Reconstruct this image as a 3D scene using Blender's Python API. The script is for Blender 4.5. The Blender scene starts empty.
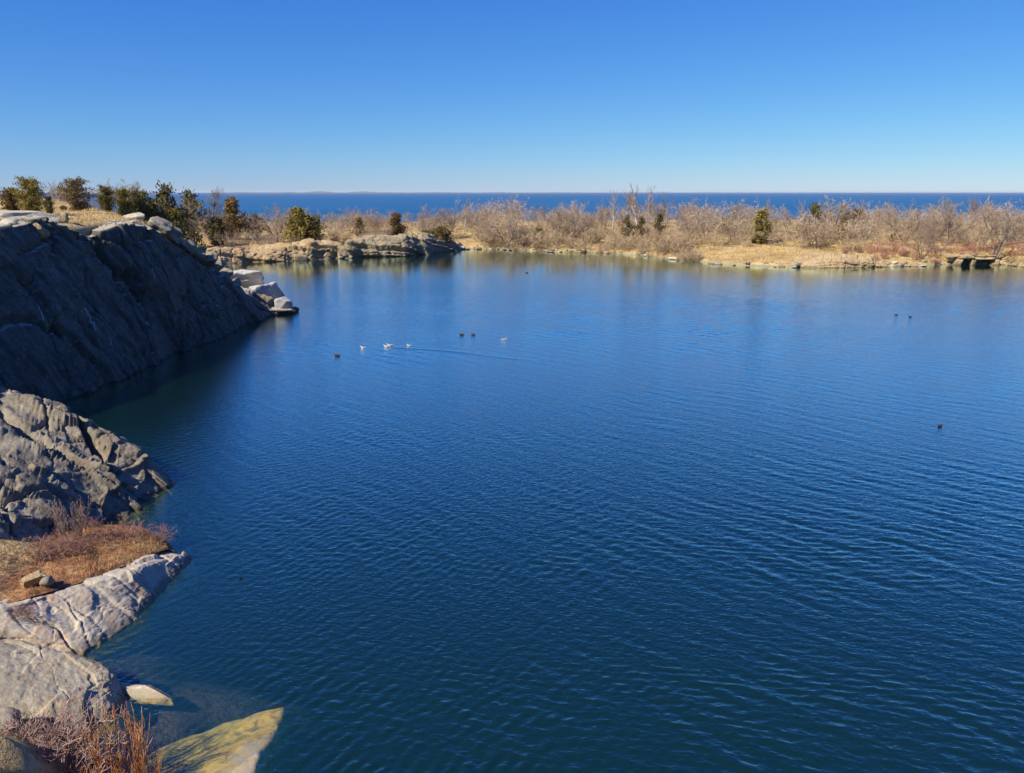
import bpy, math, random
import numpy as np
from mathutils import Vector

# ------------------------------------------------------------------ camera, sky, sun, exposure
sc = bpy.context.scene
COL = sc.collection
CAM_H, FPX, PITCH = 11.0, 759.0, math.radians(14.37)
CP, SP = math.cos(PITCH), math.sin(PITCH)
cam_d = bpy.data.cameras.new('camera')
cam_d.sensor_width = 36.0
cam_d.lens = FPX / 1024 * 36.0
cam_d.clip_start, cam_d.clip_end = 0.1, 200000.0
cam = bpy.data.objects.new('camera', cam_d)
COL.objects.link(cam)
cam.location = (0, 0, CAM_H)
cam.rotation_euler = (math.pi / 2 - PITCH, 0, 0)
sc.camera = cam

SUN = Vector((-0.56, -0.47, 0.68)).normalized()        # towards the sun: left, behind the viewer
SUN_EL = math.asin(SUN.z)
SUN_AZ = math.atan2(SUN.x, SUN.y)                       # clockwise from +Y
sun_d = bpy.data.lights.new('sun', 'SUN')
sun_d.energy, sun_d.angle, sun_d.color = 5.0, math.radians(0.53), (1.0, 0.90, 0.74)
sun = bpy.data.objects.new('sun', sun_d)
COL.objects.link(sun)
sun.rotation_euler = (-SUN).to_track_quat('-Z', 'Y').to_euler()

world = bpy.data.worlds.new('World')
sc.world = world
world.use_nodes = True
wn, wl = world.node_tree.nodes, world.node_tree.links
wn.clear()
w_out, w_bg = wn.new('ShaderNodeOutputWorld'), wn.new('ShaderNodeBackground')
w_sky = wn.new('ShaderNodeTexSky')
w_sky.sky_type = 'NISHITA'
w_sky.sun_disc = False
w_sky.sun_elevation, w_sky.sun_rotation = SUN_EL, SUN_AZ
w_sky.altitude, w_sky.air_density, w_sky.dust_density, w_sky.ozone_density = 0, 1.0, 0.0, 5.0
# colour response of the sky, channel by channel (a deep clear spring blue, pale at the horizon)
w_sep, w_com = wn.new('ShaderNodeSeparateColor'), wn.new('ShaderNodeCombineColor')
wl.new(w_sky.outputs[0], w_sep.inputs[0])
for k, (gain, power) in enumerate(((0.272, 1.34), (0.690, 1.05), (3.00, 0.52))):
    w_p, w_m = wn.new('ShaderNodeMath'), wn.new('ShaderNodeMath')
    w_p.operation, w_m.operation = 'POWER', 'MULTIPLY'
    w_p.inputs[1].default_value, w_m.inputs[1].default_value = power, gain
    wl.new(w_sep.outputs[k], w_p.inputs[0]); wl.new(w_p.outputs[0], w_m.inputs[0]); wl.new(w_m.outputs[0], w_com.inputs[k])
w_bg.inputs['Strength'].default_value = 0.066
wl.new(w_com.outputs[0], w_bg.inputs['Color'])
wl.new(w_bg.outputs[0], w_out.inputs['Surface'])

sc.view_settings.view_transform = 'Standard'
sc.view_settings.look = 'None'
sc.view_settings.exposure, sc.view_settings.gamma = 0.6, 1.0
sc.view_settings.use_curve_mapping = False
sc.render.engine = 'CYCLES'
sc.cycles.use_denoising = True
sc.cycles.max_bounces, sc.cycles.diffuse_bounces, sc.cycles.glossy_bounces = 8, 3, 3
sc.cycles.transparent_max_bounces = 8
sc.cycles.caustics_reflective = sc.cycles.caustics_refractive = False

# ------------------------------------------------------------------ measuring helpers: photograph -> place
def ray(u, v):
    xr, yr = (u - 512) / FPX, -(v - 386.5) / FPX
    return np.array((xr, CP + yr * SP, -SP + yr * CP))
def at_z(u, v, z=0.0):
    d = ray(u, v); t = (z - CAM_H) / d[2]
    return np.array((0, 0, CAM_H)) + d * t
def at_y(u, v, Y):
    d = ray(u, v); t = Y / d[1]
    return np.array((0, 0, CAM_H)) + d * t

# ------------------------------------------------------------------ noise in numpy
def _h(i, j, k, s):
    n = (i.astype(np.int64) * 374761393 + j.astype(np.int64) * 668265263 + k.astype(np.int64) * 2147483647 + s * 1274126177) & 0xffffffff
    n = ((n ^ (n >> 13)) * 1274126177) & 0xffffffff
    n = ((n ^ (n >> 16)) * 2246822519) & 0xffffffff
    n = n ^ (n >> 15)
    return n / 4294967296.0
def vnoise(P, s=0):
    I = np.floor(P).astype(np.int64); F = P - I; F = F * F * (3 - 2 * F)
    r = 0
    for a in (0, 1):
        for b in (0, 1):
            for c in (0, 1):
                w = (F[..., 0] if a else 1 - F[..., 0]) * (F[..., 1] if b else 1 - F[..., 1]) * (F[..., 2] if c else 1 - F[..., 2])
                r = r + w * _h(I[..., 0] + a, I[..., 1] + b, I[..., 2] + c, s)
    return r * 2 - 1
def fbm(P, o=4, s=0, g=0.5):
    r, a = 0, 1.0
    for k in range(o):
        r = r + a * vnoise(P * (2.03 ** k) + 17.3 * k, s + k); a *= g
    return r
def voronoi(P, s=0):
    I = np.floor(P).astype(np.int64)
    sh = P.shape[:-1]
    f1, f2 = np.full(sh, 9e9), np.full(sh, 9e9)
    cid = np.zeros(sh); cen = np.zeros(P.shape)
    for a in (-1, 0, 1):
        for b in (-1, 0, 1):
            for c in (-1, 0, 1):
                i, j, k = I[..., 0] + a, I[..., 1] + b, I[..., 2] + c
                C = np.stack((i + _h(i, j, k, s), j + _h(i, j, k, s + 1), k + _h(i, j, k, s + 2)), -1)
                d = np.sqrt(((P - C) ** 2).sum(-1))
                m = d < f1
                f2 = np.where(m, f1, np.minimum(f2, d))
                cid = np.where(m, _h(i, j, k, s + 3), cid)
                cen = np.where(m[..., None], C, cen)
                f1 = np.where(m, d, f1)
    return f1, f2, cid, cen
def sstep(a, b, x):
    t = np.clip((x - a) / (b - a), 0, 1)
    return t * t * (3 - 2 * t)
def facets(P, scale, s, tilt=0.5, step=0.5):
    """planar broken faces, in units of the cell size"""
    Q = P / scale
    Q = Q + 0.18 * np.stack((vnoise(Q * 1.7, s + 40), vnoise(Q * 1.7, s + 41), vnoise(Q * 1.7, s + 42)), -1)
    f1, f2, cid, cen = voronoi(Q, s)
    d = Q - cen
    a = (np.modf(cid * 37.7)[0] - .5, np.modf(cid * 91.3)[0] - .5, np.modf(cid * 53.9)[0] - .5)
    off = tilt * 2 * (d[..., 0] * a[0] + d[..., 1] * a[1] + d[..., 2] * a[2]) + step * (cid - .5)
    return off * scale, f2 - f1, cid

# ------------------------------------------------------------------ object helpers
ORG = {}
def tag(o, label=None, cat=None, group=None, kind=None):
    if label: o['label'] = label
    if cat: o['category'] = cat
    if group: o['group'] = group
    if kind: o['kind'] = kind
    return o
def empty(name, loc, label=None, cat=None, group=None):
    o = bpy.data.objects.new(name, None)
    o.empty_display_size = 0.3
    COL.objects.link(o); o.location = tuple(loc)
    ORG[o.name] = np.array(loc, float)
    return tag(o, label, cat, group)
def mesh_data(name, V, F, mat, smooth=True):
    V = np.asarray(V, np.float32); me = bpy.data.meshes.new(name)
    F = np.asarray(F, np.int32)
    me.vertices.add(len(V)); me.vertices.foreach_set('co', V.ravel())
    k = F.shape[1]
    me.loops.add(F.size); me.loops.foreach_set('vertex_index', F.ravel())
    me.polygons.add(len(F)); me.polygons.foreach_set('loop_start', np.arange(0, F.size, k, dtype=np.int32))
    me.polygons.foreach_set('use_smooth', np.full(len(F), smooth))
    me.update(calc_edges=True); me.validate()
    if mat: me.materials.append(mat)
    return me
def put(name, me, parent=None, loc=None):
    o = bpy.data.objects.new(name, me); COL.objects.link(o)
    if parent is not None: o.parent = parent; ORG[o.name] = ORG.get(parent.name, np.zeros(3))
    if loc is not None: o.location = tuple(loc)
    return o
def build(name, V, F, mat, parent=None, smooth=True):
    """world-space vertices; stored relative to the parent's origin"""
    V = np.asarray(V, float)
    if parent is not None: V = V - ORG.get(parent.name, np.zeros(3))
    return put(name, mesh_data(name, V, F, mat, smooth), parent)
def copy_tree(o, parent=None):
    c = o.copy(); COL.objects.link(c); c.parent = parent
    for ch in list(o.children): copy_tree(ch, c)
    return c

# ------------------------------------------------------------------ materials
def material(name):
    m = bpy.data.materials.new(name); m.use_nodes = True
    nt = m.node_tree; nt.nodes.clear()
    return m, nt.nodes, nt.links
class NG:
    """tiny node-graph writer"""
    def __init__(s, name):
        s.m, s.n, s.l = material(name)
        s.out = s.n.new('ShaderNodeOutputMaterial')
    def new(s, t, ins=None, **kw):
        n = s.n.new(t)
        for k, v in kw.items(): setattr(n, k, v)
        for k, v in (ins or {}).items(): s.set(n.inputs[k], v)
        return n
    def set(s, sock, v):
        if isinstance(v, bpy.types.NodeSocket): s.l.new(v, sock)
        elif isinstance(v, bpy.types.Node): s.l.new(v.outputs[0], sock)
        elif isinstance(v, (tuple, list)) and len(v) == 3 and sock.type == 'RGBA': sock.default_value = (*v, 1)
        else: sock.default_value = v
    def pos(s): return s.new('ShaderNodeNewGeometry').outputs['Position']
    def mapping(s, vec, scale=(1, 1, 1), rot=(0, 0, 0), loc=(0, 0, 0)):
        return s.new('ShaderNodeMapping', {'Vector': vec, 'Scale': scale, 'Rotation': rot, 'Location': loc}).outputs[0]
    def noise(s, vec, scale, detail=3, rough=0.55, dist=0.0):
        return s.new('ShaderNodeTexNoise', {'Vector': vec, 'Scale': scale, 'Detail': detail, 'Roughness': rough, 'Distortion': dist}).outputs[0]
    def vor(s, vec, scale, feature='F1'):
        return s.new('ShaderNodeTexVoronoi', {'Vector': vec, 'Scale': scale}, feature=feature).outputs[0]
    def ramp(s, fac, stops):
        r = s.new('ShaderNodeValToRGB', {'Fac': fac})
        e = r.color_ramp.elements
        while len(e) < len(stops): e.new(0.5)
        for q, (p, c) in zip(e, stops):
            q.position = p; q.color = (*c, 1) if isinstance(c, tuple) else (c, c, c, 1)
        return r.outputs[0]
    def math(s, op, a, b=0.0, clamp=False):
        n = s.new('ShaderNodeMath', operation=op, use_clamp=clamp)
        s.set(n.inputs[0], a); s.set(n.inputs[1], b)
        return n.outputs[0]
    def range(s, v, a, b, c=0.0, d=1.0, smooth=True):
        return s.new('ShaderNodeMapRange', {'Value': v, 'From Min': a, 'From Max': b, 'To Min': c, 'To Max': d}, interpolation_type='SMOOTHSTEP' if smooth else 'LINEAR').outputs[0]
    def mix(s, fac, a, b, mode='MIX'):
        n = s.new('ShaderNodeMix', data_type='RGBA', blend_type=mode)
        s.set(n.inputs[0], fac); s.set(n.inputs[6], a); s.set(n.inputs[7], b)
        return n.outputs[2]
    def sep(s, v): return s.new('ShaderNodeSeparateXYZ', {'Vector': v}).outputs
    def bump(s, h, strength=1.0, dist=1.0):
        return s.new('ShaderNodeBump', {'Height': h, 'Strength': strength, 'Distance': dist}).outputs[0]
    def bsdf(s, color, rough=0.85, normal=None, spec=0.3, **kw):
        p = s.new('ShaderNodeBsdfPrincipled', {'Base Color': color, 'Roughness': rough, 'Specular IOR Level': spec})
        for k, v in kw.items(): s.set(p.inputs[k], v)
        if normal is not None: s.l.new(normal, p.inputs['Normal'])
        s.l.new(p.outputs[0], s.out.inputs['Surface'])
        return s.m

def granite(name, dark, mid, pale, stain, stain_amt=0.35, scale=1.0, streak=0.0, algae=True, bump=1.0, lichen=0.3, top=None):
    g = NG(name); p = g.pos()
    big = g.noise(p, 0.55 * scale, 5, 0.6, 0.6)
    c = g.ramp(big, [(0.30, dark), (0.50, mid), (0.70, pale)])
    med = g.noise(p, 2.6 * scale, 6, 0.65)
    c = g.mix(g.range(med, 0.38, 0.68, 0, 0.6), c, pale)
    st = g.noise(g.mapping(p, (1, 1, 0.45), loc=(31, 7, 3)), 0.9 * scale, 4, 0.6, 1.0)
    c = g.mix(g.range(st, 0.52, 0.68, 0, stain_amt), c, stain)
    pk = g.noise(g.mapping(p, loc=(4, 8, 15)), 1.9 * scale, 5, 0.65, 0.8)
    c = g.mix(g.range(pk, 0.50, 0.62, 0, 0.45), c, tuple(x * k for x, k in zip(mid, (1.22, 0.98, 0.80))))
    c = g.mix(g.range(pk, 0.46, 0.34, 0, 0.45), c, tuple(x * k for x, k in zip(mid, (0.74, 0.80, 0.82))))
    if streak:
        pr = g.mapping(p, rot=(-0.34, 0, 0))
        sk = g.noise(g.mapping(pr, (1.0, 2.2, 0.10)), 1.5, 5, 0.6)
        c = g.mix(g.range(sk, 0.42, 0.66, 0, streak), c, tuple(x * 0.34 for x in dark))
        sw = g.noise(g.mapping(pr, (1.0, 3.0, 0.10), loc=(5, 9, 1)), 1.4, 3, 0.5)
        c = g.mix(g.range(sw, 0.66, 0.76, 0, 0.5), c, tuple(min(1, x * 1.5) for x in pale))
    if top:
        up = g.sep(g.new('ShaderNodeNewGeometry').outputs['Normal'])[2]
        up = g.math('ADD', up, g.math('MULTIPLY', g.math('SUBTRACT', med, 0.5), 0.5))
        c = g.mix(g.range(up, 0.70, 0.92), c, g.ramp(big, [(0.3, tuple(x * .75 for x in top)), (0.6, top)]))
    sp = g.noise(p, 26 * scale, 3, 0.7)
    c = g.mix(g.range(sp, 0.40, 0.62, 0.0, 0.55), c, tuple(x * 0.45 for x in mid))
    sp2 = g.noise(g.mapping(p, loc=(3, 5, 9)), 34 * scale, 2, 0.7)
    c = g.mix(g.range(sp2, 0.58, 0.72, 0.0, 0.45), c, tuple(min(0.8, x * 1.35) for x in pale))
    li = g.noise(g.mapping(p, loc=(13, 2, 7)), 5.5 * scale, 5, 0.7)
    c = g.mix(g.range(li, 0.55, 0.66, 0, lichen), c, (0.30, 0.31, 0.24))
    z = g.sep(p)[2]
    if algae:
        zz = g.math('ADD', z, g.math('MULTIPLY', g.math('SUBTRACT', med, 0.5), 0.25))
        wet = g.math('MULTIPLY', g.range(zz, 0.22, 0.10), 0.6)
        c = g.mix(wet, c, tuple(x * 0.35 for x in dark))
        alg = g.noise(p, 3.2, 6, 0.7, 0.8)
        c = g.mix(g.range(zz, 0.03, -0.10), c, g.ramp(alg, [(0.36, (0.16, 0.10, 0.03)), (0.48, (0.42, 0.26, 0.04)), (0.64, (0.64, 0.39, 0.08))]))
    h1 = g.math('MULTIPLY', g.noise(p, 3.5 * scale, 8, 0.66), 0.11 / scale)
    h2 = g.math('MULTIPLY', g.noise(g.mapping(p, (1, 1, 1.6)), 18 * scale, 4, 0.7), 0.02 / scale)
    nrm = g.bump(g.math('ADD', h1, h2), 0.9 * bump, 1.0)
    return g.bsdf(c, 0.88, nrm, 0.25)

M_CLIFF = granite('shade_toned_quarry_granite', (0.048, 0.047, 0.041), (0.092, 0.09, 0.078), (0.175, 0.17, 0.145), (0.11, 0.085, 0.05), 0.35, 0.6, streak=0.6, bump=0.35, top=(0.46, 0.42, 0.33))  # base lowered to hold the face's deep shade, besides dark lichen staining
M_CLIFFTOP = granite('weathered_top_granite', (0.30, 0.28, 0.22), (0.46, 0.43, 0.34), (0.58, 0.54, 0.45), (0.42, 0.33, 0.19), 0.3, 1.0)
M_NEAR = granite('grey_outcrop_granite', (0.11, 0.096, 0.072), (0.215, 0.19, 0.145), (0.38, 0.345, 0.27), (0.27, 0.19, 0.10), 0.45, 1.0, streak=0.3, lichen=0.25, bump=0.65)
M_LEDGE = granite('pale_ledge_granite', (0.32, 0.27, 0.20), (0.47, 0.41, 0.315), (0.60, 0.545, 0.44), (0.50, 0.27, 0.14), 0.75, 1.8, lichen=0.35, bump=0.42)
M_SLAB = granite('speckled_slab_granite', (0.20, 0.17, 0.12), (0.33, 0.285, 0.205), (0.48, 0.425, 0.32), (0.32, 0.20, 0.11), 0.5, 1.8, lichen=0.45, bump=0.45)
M_RIDGE = granite('sunlit_ridge_granite', (0.17, 0.155, 0.115), (0.29, 0.265, 0.20), (0.42, 0.385, 0.30), (0.30, 0.22, 0.12), 0.4, 1.1, lichen=0.3)
M_TAN = granite('tan_shore_granite', (0.25, 0.175, 0.085), (0.40, 0.295, 0.16), (0.50, 0.40, 0.25), (0.36, 0.21, 0.09), 0.5, 0.5, lichen=0.1)
M_GREY = granite('grey_shore_granite', (0.16, 0.135, 0.085), (0.29, 0.245, 0.16), (0.42, 0.365, 0.25), (0.30, 0.23, 0.12), 0.4, 0.5, lichen=0.3)
M_WHITE = granite('bleached_block_granite', (0.30, 0.30, 0.29), (0.44, 0.435, 0.42), (0.58, 0.575, 0.55), (0.28, 0.24, 0.19), 0.4, 1.0, lichen=0.2)
M_PALE = granite('bleached_stone', (0.50, 0.42, 0.29), (0.60, 0.52, 0.38), (0.66, 0.60, 0.47), (0.5, 0.38, 0.2), 0.25, 2.2, lichen=0.05, bump=0.5)

def grass_ground():
    g = NG('dry_grass_ground'); p = g.pos()
    n1 = g.noise(p, 0.16, 6, 0.65, 0.5); n2 = g.noise(p, 1.6, 6, 0.7); n3 = g.noise(g.mapping(p, loc=(9, 4, 2)), 0.9, 6, 0.65, 0.4)
    c = g.ramp(n1, [(0.32, (0.25, 0.16, 0.065)), (0.48, (0.44, 0.31, 0.13)), (0.62, (0.54, 0.41, 0.20)), (0.75, (0.37, 0.21, 0.10))])
    c = g.mix(g.range(n3, 0.52, 0.66, 0, 0.75), c, (0.17, 0.105, 0.055))
    c = g.mix(g.range(n2, 0.46, 0.70, 0, 0.65), c, (0.58, 0.47, 0.26))
    c = g.mix(g.range(g.noise(p, 5.0, 4, 0.7), 0.5, 0.68, 0, 0.55), c, (0.14, 0.09, 0.045))
    z = g.sep(p)[2]
    c = g.mix(g.range(g.math('ADD', z, g.math('MULTIPLY', n2, 0.3)), 0.45, 0.28), c, (0.30, 0.26, 0.18))
    c = g.mix(g.range(z, 0.02, -0.10), c, g.ramp(n3, [(0.38, (0.045, 0.02, 0.013)), (0.62, (0.20, 0.095, 0.055))]))
    h = g.math('ADD', g.math('MULTIPLY', n2, 0.25), g.math('MULTIPLY', g.noise(p, 6, 4, 0.7), 0.08))
    return g.bsdf(c, 0.95, g.bump(h, 0.9, 1.0), 0.1)
M_GROUND = grass_ground()
def shelf_soil():
    g = NG('rusty_turf'); p = g.pos()
    c = g.ramp(g.noise(p, 1.1, 6, 0.7, 0.6), [(0.32, (0.12, 0.06, 0.035)), (0.46, (0.30, 0.145, 0.07)), (0.58, (0.44, 0.26, 0.12)), (0.72, (0.28, 0.24, 0.19))])
    c = g.mix(g.range(g.noise(p, 9, 5, 0.7), 0.42, 0.62, 0, 0.7), c, (0.10, 0.055, 0.035))
    return g.bsdf(c, 0.95, g.bump(g.math('MULTIPLY', g.noise(p, 7, 6, 0.7), 0.08), 1.0, 1.0), 0.1)
M_SHELF = shelf_soil()

def plain(name, a, b, rough=0.85, scale=3.0, spec=0.2, rnd=0.25, trans=None):
    g = NG(name); oi = g.new('ShaderNodeObjectInfo'); p = g.pos()
    c = g.ramp(g.noise(p, scale, 3, 0.6), [(0.35, a), (0.65, b)])
    hs = g.new('ShaderNodeHueSaturation', {'Color': c, 'Value': g.range(oi.outputs['Random'], 0, 1, 1 - rnd, 1 + rnd, False)})
    m = g.bsdf(hs.outputs[0], rough, None, spec)
    if trans:
        bs = [n for n in g.n if n.type == 'BSDF_PRINCIPLED'][0]
        t = g.new('ShaderNodeBsdfTranslucent', {'Color': hs.outputs[0]})
        mx = g.new('ShaderNodeMixShader', {0: trans}); g.l.new(bs.outputs[0], mx.inputs[1]); g.l.new(t.outputs[0], mx.inputs[2])
        g.l.new(mx.outputs[0], g.out.inputs['Surface'])
    return m
M_BARK = plain('grey_brown_bark', (0.13, 0.10, 0.08), (0.25, 0.20, 0.165), scale=2)
M_PALEBARK = plain('pale_bark', (0.36, 0.31, 0.26), (0.50, 0.44, 0.37), scale=2)
M_TWIG = plain('pink_grey_twigs', (0.23, 0.172, 0.12), (0.41, 0.325, 0.24), scale=0.35, rnd=0.2)
M_TWIG_TAN = plain('tan_twigs', (0.34, 0.25, 0.15), (0.50, 0.38, 0.24), scale=0.35, rnd=0.2)
M_TWIG_GREY = plain('grey_twigs', (0.24, 0.18, 0.125), (0.38, 0.295, 0.215), scale=0.35, rnd=0.2)
M_TWIG_RED = plain('russet_twigs', (0.26, 0.12, 0.085), (0.42, 0.22, 0.16), scale=0.5, rnd=0.2)
M_TWIG_NEAR = plain('bleached_pink_twigs', (0.30, 0.17, 0.13), (0.55, 0.39, 0.32), scale=6)
M_RUST = plain('rust_grass', (0.34, 0.14, 0.055), (0.55, 0.29, 0.13), scale=5)
M_STRAW = plain('straw_grass', (0.36, 0.24, 0.09), (0.56, 0.42, 0.20), scale=0.5)
M_CEDAR = plain('olive_cedar_foliage', (0.11, 0.095, 0.022), (0.29, 0.225, 0.055), scale=1.6, rnd=0.3, trans=0.25)
M_CEDAR_DK = plain('dark_cedar_foliage', (0.075, 0.068, 0.022), (0.20, 0.165, 0.055), scale=1.6, rnd=0.3, trans=0.2)
M_CEDAR_BR = plain('bronze_cedar_foliage', (0.12, 0.085, 0.032), (0.28, 0.19, 0.075), scale=1.6, rnd=0.25, trans=0.25)

def water_material():
    g = NG('rippled_quarry_water'); p = g.pos()
    X, Y, Z = g.sep(p)
    # only the finest ripples are bump; the waves themselves are in the mesh
    calm = g.range(g.math('ADD', Y, g.math('MULTIPLY', g.noise(p, 0.035, 2), 26.0)), 90, 132, 1.0, 0.25)
    c = g.noise(g.mapping(p, (1.0, 1.6, 1), rot=(0, 0, 0.45)), 6.5, 2, 0.5, 0.3)
    h = g.math('MULTIPLY', g.math('MULTIPLY', c, 0.019), calm)
    nrm = g.bump(h, 1.0, 1.0)
    fr = g.new('ShaderNodeFresnel', {'IOR': 1.333, 'Normal': nrm})
    bf = g.new('ShaderNodeNewGeometry').outputs['Backfacing']
    ff = g.math('MULTIPLY', g.math('MINIMUM', g.math('MULTIPLY', fr.outputs[0], 2.9), 0.94), g.math('SUBTRACT', 1.0, bf))
    gl = g.new('ShaderNodeBsdfGlossy', {'Color': (0.82, 1.0, 0.98), 'Roughness': 0.04, 'Normal': nrm})
    tr = g.new('ShaderNodeBsdfTransparent', {'Color': (0.96, 0.98, 1.0)})
    df = g.new('ShaderNodeBsdfDiffuse', {'Color': (0.022, 0.135, 0.095), 'Normal': nrm})
    body = g.new('ShaderNodeMixShader', {0: 0.12})
    g.l.new(tr.outputs[0], body.inputs[1]); g.l.new(df.outputs[0], body.inputs[2])
    mx = g.new('ShaderNodeMixShader', {0: ff})
    g.l.new(body.outputs[0], mx.inputs[1]); g.l.new(gl.outputs[0], mx.inputs[2])
    g.l.new(mx.outputs[0], g.out.inputs['Surface'])
    va = g.new('ShaderNodeVolumeAbsorption', {'Color': (0.30, 0.62, 0.64), 'Density': 0.9})
    g.l.new(va.outputs[0], g.out.inputs['Volume'])
    return g.m
M_WATER = water_material()

def sea_material():
    g = NG('open_sea'); p = g.pos()
    n = g.noise(g.mapping(p, (0.25, 1, 1)), 0.012, 5, 0.65)
    n2 = g.noise(g.mapping(p, (0.4, 1, 1)), 0.12, 3, 0.6)
    c = g.ramp(n, [(0.35, (0.008, 0.082, 0.20)), (0.65, (0.013, 0.108, 0.26))])
    h = g.math('ADD', g.math('MULTIPLY', n2, 2.0), g.math('MULTIPLY', n, 6.0))
    return g.bsdf(c, 0.55, g.bump(h, 0.6, 1.0), 0.12)
M_SEA = sea_material()

# ------------------------------------------------------------------ terrain
def W(u, v): return tuple(at_z(u, v, 0.0)[:2])
FAR = [(222, 264), (255, 262.5), (300, 260.5), (330, 258.5), (372, 257), (410, 256), (440, 252.5), (462, 250), (485, 249.5), (520, 251), (560, 252.5),
       (600, 253), (640, 256), (680, 260), (710, 264), (740, 266), (790, 268), (830, 268), (880, 267), (930, 266), (960, 265.6), (1000, 265.4), (1045, 269)]
OUT = [(6, 3.2), (-4.2, 4.5), (-6.3, 9), (-7.6, 12.3), (-8.8, 13.6), (-8.6, 14.7), (-9.7, 15.6), (-10.2, 16.7), (-10, 18), (-10, 21.3), (-11.5, 22.6),
       (-13.6, 24), (-13.2, 27.2), (-14.5, 29.5), (-18, 31.5), (-23, 34), (-23.6, 39), (-23.3, 44.5), (-23.2, 51.8), (-22.2, 56.5), (-22.1, 66),
       (-21.2, 72.3), (-25, 76), (-33, 86), (-42, 103), (-47, 116)] + [W(*q) for q in FAR] + [(100, 104), (108, 70), (92, 34), (60, 12), (30, 3.5)]
OUT = np.array(OUT)
def poly_sd(x, y):
    P = np.stack((x, y), -1)
    d = np.full(x.shape, 1e9); ins = np.zeros(x.shape, bool)
    n = len(OUT)
    for i in range(n):
        a, b = OUT[i], OUT[(i + 1) % n]
        e = b - a; w = P - a
        t = np.clip((w @ e) / (e @ e), 0, 1)
        d = np.minimum(d, np.hypot(w[..., 0] - e[0] * t, w[..., 1] - e[1] * t))
        c = ((a[1] <= y) != (b[1] <= y))
        with np.errstate(divide='ignore', invalid='ignore'):
            xi = a[0] + (y - a[1]) * e[0] / e[1]
        ins ^= c & (x < xi)
    return np.where(ins, -d, d)
CULV = W(973, 265.5)
def height(x, y):
    x, y = np.asarray(x, float), np.asarray(y, float)
    P = np.stack((x, y, np.zeros_like(x)), -1)
    d = poly_sd(x, y) + 0.5 * vnoise(P * 0.35, 3) * sstep(70, 90, y)
    s = (x + 23) * 0.84 + (y - 51) * 0.54
    left = sstep(-2, -12, x)
    plat = 8.95 + 0.025 * np.clip(d - 4, 0, 25) + 0.25 * vnoise(P * 0.12, 5) + 0.12 * vnoise(P * 0.5, 6)
    low = 0.35 + np.minimum(np.maximum(d, 0) * 0.085, 1.9) + 0.35 * fbm(P * 0.13, 4, 8) * sstep(0.5, 6, d)
    low = low + 0.5 * sstep(160, 175, y) + 1.0 * np.exp(-((x - CULV[0]) / 7.0) ** 2) * np.exp(-((y - CULV[1] - 4.6) / 2.4) ** 2)
    land = low + (plat - low) * sstep(11, -1.5, s) * left
    near = sstep(40, 20, y)
    land = land + (9.4 - land) * near * (1 - left)
    zone = left * sstep(79, 70, y)                      # where the rock faces stand in front of the ground
    cl = zone * sstep(29, 36, y)
    so = zone * (1 - sstep(29, 36, y))
    dd = d - 2.7 * cl
    ramp = sstep(0.0, 2.0 - .8 * cl, dd)
    hh = -1.2 + (land + 1.2) * ramp
    gentle = np.minimum(land, -0.4 + 0.45 * np.clip(d, 0, 3) + 0.55 * np.maximum(d - 3, 0))
    hh = hh * (1 - so) + gentle * so
    shelf = sstep(-1.5, -5.0, x) * np.exp(-((y - 15.5) / 5.0) ** 2)
    deep = -0.15 - np.minimum(-np.minimum(d, 0) * (2.6 * (1 - shelf) + 0.16 * shelf), 6.0) - 0.28 * shelf + 0.25 * fbm(P * 0.9, 3, 21) * shelf
    hh = np.where(d > 0, hh, np.minimum(deep, -0.15))
    coast = 222 + 14 * vnoise(P * 0.02, 11)
    return hh - (hh + 16) * sstep(coast, coast + 45, y)
def gz(x, y): return float(height(np.array([x]), np.array([y]))[0])
def axis(spans):
    out = []
    for a, b, st in spans: out.append(np.arange(a, b, st))
    return np.concatenate(out + [np.array([spans[-1][1]])])
gx = axis([(-900, -140, 40), (-140, -60, 3), (-60, 110, 0.75), (110, 170, 3), (170, 900, 40)])
gy = axis([(-120, -8, 8), (-8, 165, 0.75), (165, 300, 3)])
GX, GY = np.meshgrid(gx, gy)
GZ = height(GX, GY)
def grid_faces(r, c):
    i = np.arange(r * c).reshape(r, c)
    return np.stack((i[:-1, :-1], i[:-1, 1:], i[1:, 1:], i[1:, :-1]), -1).reshape(-1, 4)
ground = build('ground', np.stack((GX, GY, GZ), -1).reshape(-1, 3), grid_faces(*GX.shape), M_GROUND)
tag(ground, 'tan dry grass land around the flooded quarry', kind='structure')

SEA_Z = -12.0
def disc(r0, r1, z, n=96, rings=24):
    rr = np.geomspace(r0, r1, rings); th = np.linspace(0, 2 * np.pi, n, endpoint=False)
    V = [(0, 0, z)] + [(r * math.cos(t), r * math.sin(t), z) for r in rr for t in th]
    F = []
    for k in range(rings - 1):
        for i in range(n):
            a, b = 1 + k * n + i, 1 + k * n + (i + 1) % n
            F.append((a, b, b + n, a + n))
    return np.array(V[1:]), np.array(F) - 1
V, F = disc(60, 60000, SEA_Z)
tag(build('sea', V, F, M_SEA, smooth=False), 'deep blue open sea reaching the horizon', kind='structure')

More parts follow.
